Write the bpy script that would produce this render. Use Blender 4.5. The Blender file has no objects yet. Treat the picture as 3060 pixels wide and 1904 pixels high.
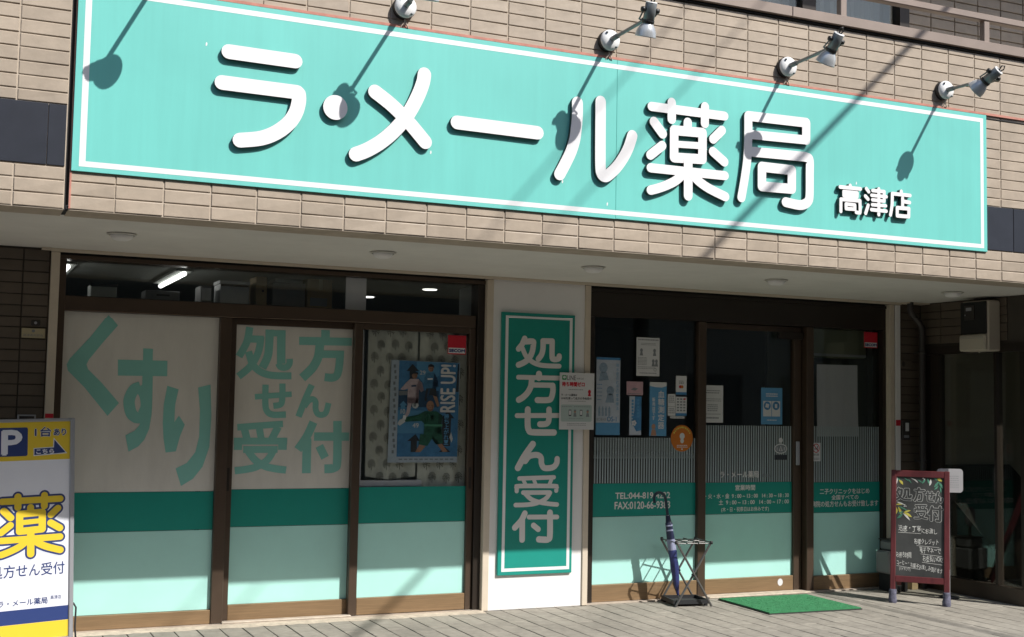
import bpy, bmesh, math, random
from mathutils import Matrix, Vector
random.seed(7)
S = bpy.context.scene
COL = S.collection

# ------------------------------------------------------------------ camera
cam_d = bpy.data.cameras.new('camera')
cam = bpy.data.objects.new('camera', cam_d); COL.objects.link(cam)
cam_d.sensor_fit = 'HORIZONTAL'; cam_d.sensor_width = 36.0; cam_d.lens = 43.61
cam_d.clip_start = 0.05; cam_d.clip_end = 2000
YAW, PITCH, ROLL = 0.4250, 0.0696, 0.0179
cy_, sy_ = math.cos(YAW), math.sin(YAW); cp_, sp_ = math.cos(PITCH), math.sin(PITCH)
fw = Vector((sy_*cp_, cy_*cp_, sp_)); rt = Vector((cy_, -sy_, 0)); up = rt.cross(fw)
cr_, sr_ = math.cos(ROLL), math.sin(ROLL)
r2 = rt*cr_ + up*sr_; u2 = up*cr_ - rt*sr_
M = Matrix((( r2.x, u2.x, -fw.x, -0.5723), (r2.y, u2.y, -fw.y, -6.7368), (r2.z, u2.z, -fw.z, 1.5318), (0, 0, 0, 1)))
cam.matrix_world = M
S.camera = cam

# ------------------------------------------------------------------ sky, sun, exposure
SUN = Vector((-0.6, 1.0, -1.15)).normalized()          # the way the light travels
ELEV = math.asin(-SUN.z); AZ = math.atan2(-SUN.x, -SUN.y)
W = bpy.data.worlds.new('World'); S.world = W; W.use_nodes = True
nt = W.node_tree; nt.nodes.clear()
sky = nt.nodes.new('ShaderNodeTexSky'); sky.sky_type = 'NISHITA'; sky.sun_disc = False
sky.sun_elevation = ELEV; sky.sun_rotation = AZ; sky.air_density = 1.0; sky.dust_density = 1.5
bg = nt.nodes.new('ShaderNodeBackground'); bg.inputs[1].default_value = 0.145
wo = nt.nodes.new('ShaderNodeOutputWorld')
nt.links.new(sky.outputs[0], bg.inputs[0]); nt.links.new(bg.outputs[0], wo.inputs[0])
sun_d = bpy.data.lights.new('sun', 'SUN'); sun_d.energy = 5.0; sun_d.angle = math.radians(0.5); sun_d.color = (1, 0.965, 0.92)
sun = bpy.data.objects.new('sun', sun_d); COL.objects.link(sun)
sun.rotation_euler = SUN.to_track_quat('-Z', 'Y').to_euler(); sun.location = (6, -10, 12)
vs = S.view_settings; vs.view_transform = 'Standard'; vs.look = 'None'; vs.gamma = 1.0; vs.use_curve_mapping = False
vs.exposure = 0.18

# ------------------------------------------------------------------ materials
def lin(c):
    return tuple(((v/12.92) if v <= 0.04045 else ((v+0.055)/1.055)**2.4) for v in c)
MATS = {}
def mat(name, rgb, rough=0.6, metal=0.0, var=0.0, scale=6.0, bump=0.0, bscale=60.0, rnd=0.0, spec=0.5, stretch=None, coat=0.0, big=0.0):
    m = bpy.data.materials.new(name); m.use_nodes = True
    n = m.node_tree.nodes; l = m.node_tree.links; b = n['Principled BSDF']
    b.inputs['Roughness'].default_value = rough; b.inputs['Metallic'].default_value = metal
    b.inputs['Specular IOR Level'].default_value = spec
    if coat: b.inputs['Coat Weight'].default_value = coat
    b.inputs['Base Color'].default_value = (*rgb, 1)
    src = None
    if var or bump:
        tc = n.new('ShaderNodeNewGeometry'); vec = tc.outputs['Position']
        if stretch:
            mp = n.new('ShaderNodeMapping'); mp.inputs['Scale'].default_value = stretch
            l.new(vec, mp.inputs['Vector']); vec = mp.outputs[0]
    if var:
        nz = n.new('ShaderNodeTexNoise'); nz.inputs['Scale'].default_value = scale; nz.inputs['Detail'].default_value = 6
        nz.inputs['Roughness'].default_value = 0.65
        l.new(vec, nz.inputs['Vector'])
        mr = n.new('ShaderNodeMapRange'); mr.inputs[1].default_value = 0.3; mr.inputs[2].default_value = 0.7
        mr.inputs[3].default_value = 1-var; mr.inputs[4].default_value = 1+var
        l.new(nz.outputs['Fac'], mr.inputs[0])
        src = mr.outputs[0]
    if big:                                                          # broad stains across many pieces
        g0 = n.new('ShaderNodeNewGeometry'); n2 = n.new('ShaderNodeTexNoise'); n2.inputs['Scale'].default_value = 1.3; n2.inputs['Detail'].default_value = 5; n2.inputs['Distortion'].default_value = 0.6
        l.new(g0.outputs['Position'], n2.inputs['Vector'])
        m3 = n.new('ShaderNodeMapRange'); m3.inputs[1].default_value = 0.32; m3.inputs[2].default_value = 0.66; m3.inputs[3].default_value = 1-big; m3.inputs[4].default_value = 1+big*0.6
        l.new(n2.outputs['Fac'], m3.inputs[0]); mu2 = n.new('ShaderNodeMath'); mu2.operation = 'MULTIPLY'; l.new(src, mu2.inputs[0]); l.new(m3.outputs[0], mu2.inputs[1]); src = mu2.outputs[0]
    if rnd:
        oi = n.new('ShaderNodeObjectInfo')
        m2 = n.new('ShaderNodeMapRange'); m2.inputs[3].default_value = 1-rnd; m2.inputs[4].default_value = 1+rnd
        l.new(oi.outputs['Random'], m2.inputs[0])
        if src:
            mu = n.new('ShaderNodeMath'); mu.operation = 'MULTIPLY'; l.new(src, mu.inputs[0]); l.new(m2.outputs[0], mu.inputs[1]); src = mu.outputs[0]
        else: src = m2.outputs[0]
    if src:
        mx = n.new('ShaderNodeVectorMath'); mx.operation = 'SCALE'; mx.inputs[0].default_value = rgb
        l.new(src, mx.inputs['Scale']); l.new(mx.outputs[0], b.inputs['Base Color'])
    if bump:
        nb = n.new('ShaderNodeTexNoise'); nb.inputs['Scale'].default_value = bscale; nb.inputs['Detail'].default_value = 4
        l.new(vec, nb.inputs['Vector'])
        bp = n.new('ShaderNodeBump'); bp.inputs['Strength'].default_value = bump; bp.inputs['Distance'].default_value = 0.002
        l.new(nb.outputs['Fac'], bp.inputs['Height']); l.new(bp.outputs[0], b.inputs['Normal'])
    MATS[name] = m
    return m
def glass(name, tint, refl_boost=1.0):
    m = bpy.data.materials.new(name); m.use_nodes = True
    n = m.node_tree.nodes; l = m.node_tree.links; n.clear()
    o = n.new('ShaderNodeOutputMaterial'); mx = n.new('ShaderNodeMixShader')
    tr = n.new('ShaderNodeBsdfTransparent'); tr.inputs[0].default_value = (*tint, 1)
    gl = n.new('ShaderNodeBsdfGlossy'); gl.inputs['Roughness'].default_value = 0.01; gl.inputs[0].default_value = (0.9, 0.95, 0.93, 1)
    lw = n.new('ShaderNodeLayerWeight'); lw.inputs[0].default_value = 0.5          # Schlick's law, the same from both sides
    pw = n.new('ShaderNodeMath'); pw.operation = 'POWER'; pw.inputs[1].default_value = 5.0; l.new(lw.outputs['Facing'], pw.inputs[0])
    ml = n.new('ShaderNodeMath'); ml.operation = 'MULTIPLY_ADD'; ml.inputs[1].default_value = 0.96*refl_boost; ml.inputs[2].default_value = 0.04*refl_boost; ml.use_clamp = True
    l.new(pw.outputs[0], ml.inputs[0]); l.new(ml.outputs[0], mx.inputs[0]); l.new(tr.outputs[0], mx.inputs[1]); l.new(gl.outputs[0], mx.inputs[2])
    l.new(mx.outputs[0], o.inputs[0]); MATS[name] = m
    return m
def emis(name, rgb, s):
    m = bpy.data.materials.new(name); m.use_nodes = True
    b = m.node_tree.nodes['Principled BSDF']; b.inputs['Base Color'].default_value = (0.8, 0.8, 0.8, 1)
    b.inputs['Emission Color'].default_value = (*rgb, 1); b.inputs['Emission Strength'].default_value = s
    MATS[name] = m
    return m

TILE = mat('tile_beige', (0.395, 0.327, 0.253), 0.42, var=0.11, scale=9, bump=0.25, bscale=45, rnd=0.06, big=0.10)
GROUT = mat('grout', (0.46, 0.39, 0.31), 0.9, var=0.15, scale=9)
TILE_D = mat('tile_brown', (0.105, 0.083, 0.062), 0.5, var=0.12, scale=6, bump=0.2, rnd=0.09)
GROUT_D = mat('grout_brown', (0.06, 0.05, 0.04), 0.9, var=0.1)
BAND = mat('band_navy', (0.032, 0.036, 0.047), 0.32, var=0.12, scale=7, bump=0.08, rnd=0.06)
TEAL = mat('sign_teal', (0.165, 0.57, 0.51), 0.38, var=0.04, scale=2.2, stretch=(6, 1, 0.35), bump=0.05, bscale=8, big=0.05)
WHITE = mat('white_vinyl', (0.80, 0.80, 0.80), 0.4, var=0.02, scale=3)
LETTER = mat('letter_white', (0.82, 0.81, 0.81), 0.35, var=0.025, scale=4)
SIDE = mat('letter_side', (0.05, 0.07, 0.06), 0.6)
SALMON = mat('salmon_sealant', (0.47, 0.20, 0.15), 0.7, var=0.18, scale=14)
BLACK = mat('black_gap', (0.012, 0.012, 0.012), 0.8)
SOFFIT = mat('soffit_paint', (0.73, 0.715, 0.67), 0.8, var=0.04, scale=5, big=0.05)
PANEL = mat('white_panel', (0.80, 0.79, 0.775), 0.6, var=0.02, scale=6, big=0.03)
TRIM = mat('beige_trim', (0.62, 0.54, 0.43), 0.55, var=0.05, scale=8)
BRONZE = mat('bronze_frame', (0.085, 0.058, 0.040), 0.38, metal=0.35, var=0.06, scale=10)
BRONZE_D = mat('dark_frame', (0.026, 0.019, 0.014), 0.4, metal=0.2)
RAIL = mat('brass_rail', (0.245, 0.16, 0.085), 0.45, metal=0.25, var=0.16, scale=5, stretch=(1.0, 1, 22))
SILL = mat('sill_metal', (0.55, 0.48, 0.40), 0.5, metal=0.3, var=0.15, scale=12)
FILM_B = mat('film_beige', (0.68, 0.66, 0.60), 0.5, var=0.05, scale=3.5, stretch=(3, 1, 0.8), big=0.05)
FILM_D = mat('film_green', (0.008, 0.27, 0.215), 0.35, var=0.03)
FILM_L = mat('film_mint', (0.43, 0.765, 0.695), 0.42, var=0.03, scale=4, big=0.04)
LINEN = mat('film_letter', (0.24, 0.56, 0.49), 0.5, var=0.03)
STRIPE = mat('film_stripe', (0.37, 0.44, 0.45), 0.6)
GREEN = mat('sign_green', (0.010, 0.275, 0.22), 0.4, var=0.05, scale=4, bump=0.1, bscale=20)
PLETTER = mat('print_white', (0.74, 0.72, 0.70), 0.5)
PAVER = mat('paver', (0.29, 0.268, 0.225), 0.85, var=0.18, scale=16, bump=0.5, bscale=120, rnd=0.07, big=0.16)
PJOINT = mat('paver_joint', (0.055, 0.05, 0.043), 0.95, var=0.2)
ASPHALT = mat('asphalt', (0.05, 0.05, 0.05), 0.9, var=0.2, scale=30, bump=0.4)
CONCRETE = mat('concrete', (0.40, 0.37, 0.31), 0.9, var=0.2, scale=14, bump=0.4, bscale=50)
PLASTER = mat('threshold_mortar', (0.50, 0.43, 0.34), 0.9, var=0.25, scale=18, bump=0.8, bscale=40)
INT_W = mat('interior_wall', (0.42, 0.44, 0.42), 0.9)
INT_D = mat('interior_dark', (0.06, 0.06, 0.055), 0.9)
INT_C = mat('interior_ceiling', (0.26, 0.28, 0.265), 0.9, var=0.05)
OLIVE = mat('interior_olive', (0.21, 0.20, 0.155), 0.9, var=0.05)
LAMPW = mat('lamp_white', (0.80, 0.80, 0.79), 0.3, var=0.03, scale=20)
LAMPG = mat('lamp_grey', (0.20, 0.215, 0.22), 0.35, metal=0.25)
LAMPS = mat('lamp_shade', (0.55, 0.57, 0.58), 0.28, metal=0.3)
LAMPB = mat('lamp_black', (0.02, 0.02, 0.02), 0.4)
CABLE = mat('cable_rubber', (0.025, 0.025, 0.027), 0.6)
WIRE = mat('lamp_wire', (0.55, 0.45, 0.36), 0.6)
COPING = mat('coping_brown', (0.27, 0.215, 0.18), 0.45, metal=0.15, var=0.08, scale=5)
DOWN = mat('downlight', (0.62, 0.60, 0.55), 0.4)
GREY = mat('alu_grey', (0.42, 0.43, 0.46), 0.4, metal=0.5)
YELLOW = mat('panel_yellow', (0.76, 0.55, 0.035), 0.45, var=0.02)
NAVY = mat('panel_navy', (0.022, 0.045, 0.17), 0.45)
PBOARD = mat('panel_white', (0.76, 0.78, 0.84), 0.4, var=0.02)
RED = mat('red_vinyl', (0.55, 0.012, 0.03), 0.5)
PAPER = mat('paper_white', (0.66, 0.67, 0.68), 0.7, var=0.03)
PAPER_B = mat('paper_pale_blue', (0.46, 0.52, 0.60), 0.7, var=0.08, scale=25)
BLUE = mat('print_blue', (0.06, 0.22, 0.44), 0.6, var=0.25, scale=14)
BLUE_L = mat('print_light_blue', (0.10, 0.31, 0.54), 0.6, var=0.05)
PINK = mat('print_pink', (0.52, 0.33, 0.37), 0.6, var=0.08, scale=30)
ORANGE = mat('print_orange', (0.55, 0.16, 0.012), 0.5)
INK = mat('print_ink', (0.03, 0.035, 0.045), 0.6)
INK_G = mat('print_grey', (0.22, 0.24, 0.26), 0.7)
MINTB = mat('print_mint', (0.42, 0.52, 0.50), 0.7)
LGREEN = mat('print_leaf_green', (0.03, 0.28, 0.08), 0.6)
SKIN = mat('print_skin', (0.42, 0.23, 0.15), 0.7)
KIT_P = mat('print_pale_pink', (0.60, 0.47, 0.50), 0.7, var=0.15, scale=50)
KIT_G = mat('print_dark_green', (0.02, 0.12, 0.075), 0.7, var=0.3, scale=40)
KIT_B = mat('print_sky', (0.06, 0.20, 0.36), 0.7, var=0.3, scale=40)
CURTAIN = mat('curtain_linen', (0.60, 0.60, 0.53), 0.9, var=0.08, scale=30)
CPRINT = mat('curtain_print', (0.055, 0.055, 0.045), 0.9)
MATG = mat('mat_green', (0.038, 0.215, 0.085), 0.95, var=0.22, scale=25, bump=1.0, bscale=260)
MATE = mat('mat_edge', (0.03, 0.035, 0.03), 0.8)
STEEL = mat('stand_steel', (0.16, 0.155, 0.15), 0.35, metal=0.6)
TRAY = mat('stand_tray', (0.02, 0.021, 0.023), 0.5)
UMB_N = mat('umbrella_navy', (0.012, 0.016, 0.05), 0.55, var=0.2, scale=30)
UMB_B = mat('umbrella_blue', (0.024, 0.033, 0.13), 0.5, var=0.3, scale=25)
UMB_L = mat('umbrella_pale', (0.24, 0.26, 0.37), 0.55, var=0.15, scale=25)
HANDLE = mat('umbrella_handle', (0.02, 0.035, 0.055), 0.3)
WOODR = mat('red_stained_wood', (0.115, 0.020, 0.022), 0.5, var=0.22, scale=6, stretch=(6, 6, 0.6), bump=0.15)
SLATE = mat('chalk_board', (0.050, 0.052, 0.050), 0.75, var=0.35, scale=3.5)
CHALK = mat('chalk_white', (0.70, 0.70, 0.66), 0.9, var=0.25, scale=90)
CHALK_Y = mat('chalk_yellow', (0.62, 0.55, 0.10), 0.9, var=0.3, scale=60)
CHALK_G = mat('chalk_green', (0.10, 0.30, 0.20), 0.9, var=0.35, scale=60)
CLOTH = mat('foot_sock', (0.10, 0.10, 0.14), 0.9, var=0.5, scale=40)
METERB = mat('meter_beige', (0.50, 0.45, 0.37), 0.5)
PIPE = mat('pipe_dark', (0.035, 0.030, 0.028), 0.5)
BRASSP = mat('name_plate', (0.50, 0.43, 0.27), 0.4, metal=0.2)
GREYBOX = mat('grey_plastic', (0.20, 0.20, 0.20), 0.6, var=0.06)
WPLAS = mat('white_plastic', (0.60, 0.58, 0.62), 0.45, var=0.03)
CARDB = mat('cardboard', (0.36, 0.27, 0.15), 0.8, var=0.08)
AC = mat('aircon_cream', (0.42, 0.44, 0.30), 0.5)
GLASS = glass('window_glass', (0.92, 0.935, 0.93))
GLASS_D = glass('door_glass', (0.88, 0.90, 0.89))
GLASS_S = glass('side_glass', (0.88, 0.89, 0.86))
TUBE = emis('lit_tube', (1.0, 0.98, 0.93), 3.6)

# ------------------------------------------------------------------ mesh builder
class MB:
    def __init__(s): s.v = []; s.f = []; s.mi = []; s.sm = []
    def add(s, vs, fs, mi=0, smooth=False):
        b = len(s.v); s.v += [tuple(v) for v in vs]
        for f in fs: s.f.append(tuple(b+i for i in f)); s.mi.append(mi); s.sm.append(smooth)
        return s
    def box(s, x0, x1, y0, y1, z0, z1, mi=0, ch=0.0):
        if ch <= 0:
            v = [(x0,y0,z0),(x1,y0,z0),(x1,y1,z0),(x0,y1,z0),(x0,y0,z1),(x1,y0,z1),(x1,y1,z1),(x0,y1,z1)]
            return s.add(v, [(0,3,2,1),(4,5,6,7),(0,1,5,4),(1,2,6,5),(2,3,7,6),(3,0,4,7)], mi)
        bm = bmesh.new(); bmesh.ops.create_cube(bm, size=1)
        for q in bm.verts: q.co = ((x0+x1)/2+q.co.x*(x1-x0), (y0+y1)/2+q.co.y*(y1-y0), (z0+z1)/2+q.co.z*(z1-z0))
        bmesh.ops.bevel(bm, geom=bm.edges[:], offset=ch, segments=1, affect='EDGES', profile=0.5)
        bm.verts.index_update()
        s.add([q.co[:] for q in bm.verts], [[q.index for q in f.verts] for f in bm.faces], mi); bm.free(); return s
    def tile(s, x0, x1, z0, z1, yf, yb, c=0.003, mi=0, axis='y', tilt=(0, 0)):
        # a face tile: flat front with a narrow chamfer and four sides
        def P(a, y, z): return (a, y, z) if axis == 'y' else (y, a, z)
        t0, t1 = tilt
        v = [P(x0,yb,z0),P(x1,yb,z0),P(x1,yb,z1),P(x0,yb,z1)]
        d = c*0.8 if yf < yb else -c*0.8
        v += [P(x0,yf+d,z0),P(x1,yf+d,z0),P(x1,yf+d,z1),P(x0,yf+d,z1)]
        v += [P(x0+c,yf+t0,z0+c),P(x1-c,yf-t0+t1,z0+c),P(x1-c,yf-t1,z1-c),P(x0+c,yf,z1-c)]
        fs = [(8,9,10,11)]
        for i in range(4):
            j = (i+1) % 4; fs += [(i,j,j+4,i+4),(i+4,j+4,j+8,i+8)]
        return s.add(v, fs, mi)
    def tube(s, pts, r, n=8, mi=0, cap=True, r2=None):
        pts = [Vector(p) for p in pts]; rings = []; m = len(pts)
        ref = None
        for i, p in enumerate(pts):
            t = (pts[min(i+1, m-1)]-pts[max(i-1, 0)]).normalized()
            if ref is None: ref = Vector((0,0,1)) if abs(t.z) < 0.9 else Vector((1,0,0))
            a = t.cross(ref).normalized(); b = a.cross(t).normalized(); ref = b
            rr = (r[i] if isinstance(r, (list, tuple)) else r)
            rings.append([p+a*rr*math.cos(2*math.pi*k/n)+b*rr*math.sin(2*math.pi*k/n) for k in range(n)])
        v = [q for R_ in rings for q in R_]; f = []
        for i in range(m-1):
            for k in range(n): f.append((i*n+k, i*n+(k+1) % n, (i+1)*n+(k+1) % n, (i+1)*n+k))
        s.add(v, f, mi, True)
        if cap: s.add(rings[0], [tuple(range(n))[::-1]], mi); s.add(rings[-1], [tuple(range(n))], mi)
        return s
    def lathe(s, prof, org, ax, n=20, mi=0, flat=False):
        ax = Vector(ax).normalized(); ref = Vector((0,0,1)) if abs(ax.z) < 0.9 else Vector((1,0,0))
        a = ax.cross(ref).normalized(); b = a.cross(ax); org = Vector(org)
        v = []; f = []
        for (r, h) in prof:
            for k in range(n): v.append(org+ax*h+a*r*math.cos(2*math.pi*k/n)+b*r*math.sin(2*math.pi*k/n))
        for i in range(len(prof)-1):
            for k in range(n): f.append((i*n+k, i*n+(k+1) % n, (i+1)*n+(k+1) % n, (i+1)*n+k))
        return s.add(v, f, mi, not flat)
    def poly(s, pts, y, mi=0, y2=None):
        # flat polygon in the XZ plane at depth y, sides back to y2
        a = sum(pts[i][0]*pts[(i+1) % len(pts)][1]-pts[(i+1) % len(pts)][0]*pts[i][1] for i in range(len(pts)))
        if a < 0: pts = pts[::-1]
        n = len(pts)
        s.add([(x, y, z) for x, z in pts], [tuple(range(n))], mi)
        if y2 is not None:
            s.add([(x, y, z) for x, z in pts]+[(x, y2, z) for x, z in pts], [((i+1) % n, i, i+n, (i+1) % n+n) for i in range(n)], mi)
        return s
    def rect(s, x0, z0, x1, z1, y, mi=0): return s.poly([(x0,z0),(x1,z0),(x1,z1),(x0,z1)], y, mi)
    def disc(s, x, z, rx, rz, y, mi=0, n=24): return s.poly([(x+rx*math.cos(2*math.pi*k/n), z+rz*math.sin(2*math.pi*k/n)) for k in range(n)], y, mi)
    def stroke(s, pts, w, y, y2=None, mi=0, ms=None, cap=True):
        # brush stroke in the XZ plane: smooth centre line of width w, round ends, sides back to y2
        ms = mi if ms is None else ms
        if len(pts) == 1:
            c = pts[0]; n = 32; ring = [(c[0]+w/2*math.cos(2*math.pi*k/n), c[1]+w/2*math.sin(2*math.pi*k/n)) for k in range(n)]
            s.poly(ring, y, mi)
            if y2 is not None: s.add([(x,y,z) for x,z in ring]+[(x,y2,z) for x,z in ring], [((i+1) % n, i, i+n, (i+1) % n+n) for i in range(n)], ms)
            return s
        P = smooth(pts) if len(pts) > 2 else [Vector(p) for p in pts]
        m = len(P); L = []; R_ = []
        for i in range(m):
            t = (P[min(i+1, m-1)]-P[max(i-1, 0)]).normalized(); nn = Vector((-t.y, t.x))
            a, c = P[i]+nn*w/2, P[i]-nn*w/2
            if i:                                                   # no folding back on the inside of a bend
                if (a-L[-1]).dot(t) <= 0: a = L[-1].copy()
                if (c-R_[-1]).dot(t) <= 0: c = R_[-1].copy()
            L.append(a); R_.append(c)
        fs = [(i, i+1, m+i+1, m+i) for i in range(m-1)]
        v = [(p.x, y, p.y) for p in R_]+[(p.x, y, p.y) for p in L]
        s.add(v, fs, mi)
        loop = list(R_)
        def capring(c, t):
            a0 = math.atan2(-t.x, t.y) if False else None
            nn = Vector((-t.y, t.x)); out = []
            for k in range(1, 8):
                a = math.pi*k/8; out.append(c - nn*(w/2)*math.cos(a) + t*(w/2)*math.sin(a))
            return out
        if cap:
            te = (P[-1]-P[-2]).normalized(); ce = capring(P[-1], te)
            s.add([(p.x, y, p.y) for p in [R_[-1]]+ce+[L[-1]]], [tuple(range(9))], mi); loop += ce
        loop += list(reversed(L))
        if cap:
            ts = (P[0]-P[1]).normalized(); cs = capring(P[0], ts)
            s.add([(p.x, y, p.y) for p in [L[0]]+cs+[R_[0]]], [tuple(range(9))], mi); loop += cs
        if y2 is not None:
            n = len(loop)
            s.add([(p.x, y, p.y) for p in loop]+[(p.x, y2, p.y) for p in loop], [((i+1) % n, i, i+n, (i+1) % n+n) for i in range(n)], ms)
        return s
    def mesh(s, name, mats):
        me = bpy.data.meshes.new(name); me.from_pydata(s.v, [], s.f)
        for m in (mats if isinstance(mats, (list, tuple)) else [mats]): me.materials.append(m)
        me.polygons.foreach_set('material_index', s.mi); me.polygons.foreach_set('use_smooth', s.sm)
        me.update(); return me
def smooth(pts, k=6):
    P = [Vector(p) for p in pts]; out = []
    for i in range(len(P)-1):
        p0 = P[max(i-1, 0)]; p1 = P[i]; p2 = P[i+1]; p3 = P[min(i+2, len(P)-1)]
        for j in range(k):
            t = j/k
            out.append(0.5*((2*p1)+(-p0+p2)*t+(2*p0-5*p1+4*p2-p3)*t*t+(-p0+3*p1-3*p2+p3)*t**3))
    out.append(P[-1]); return out

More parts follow.
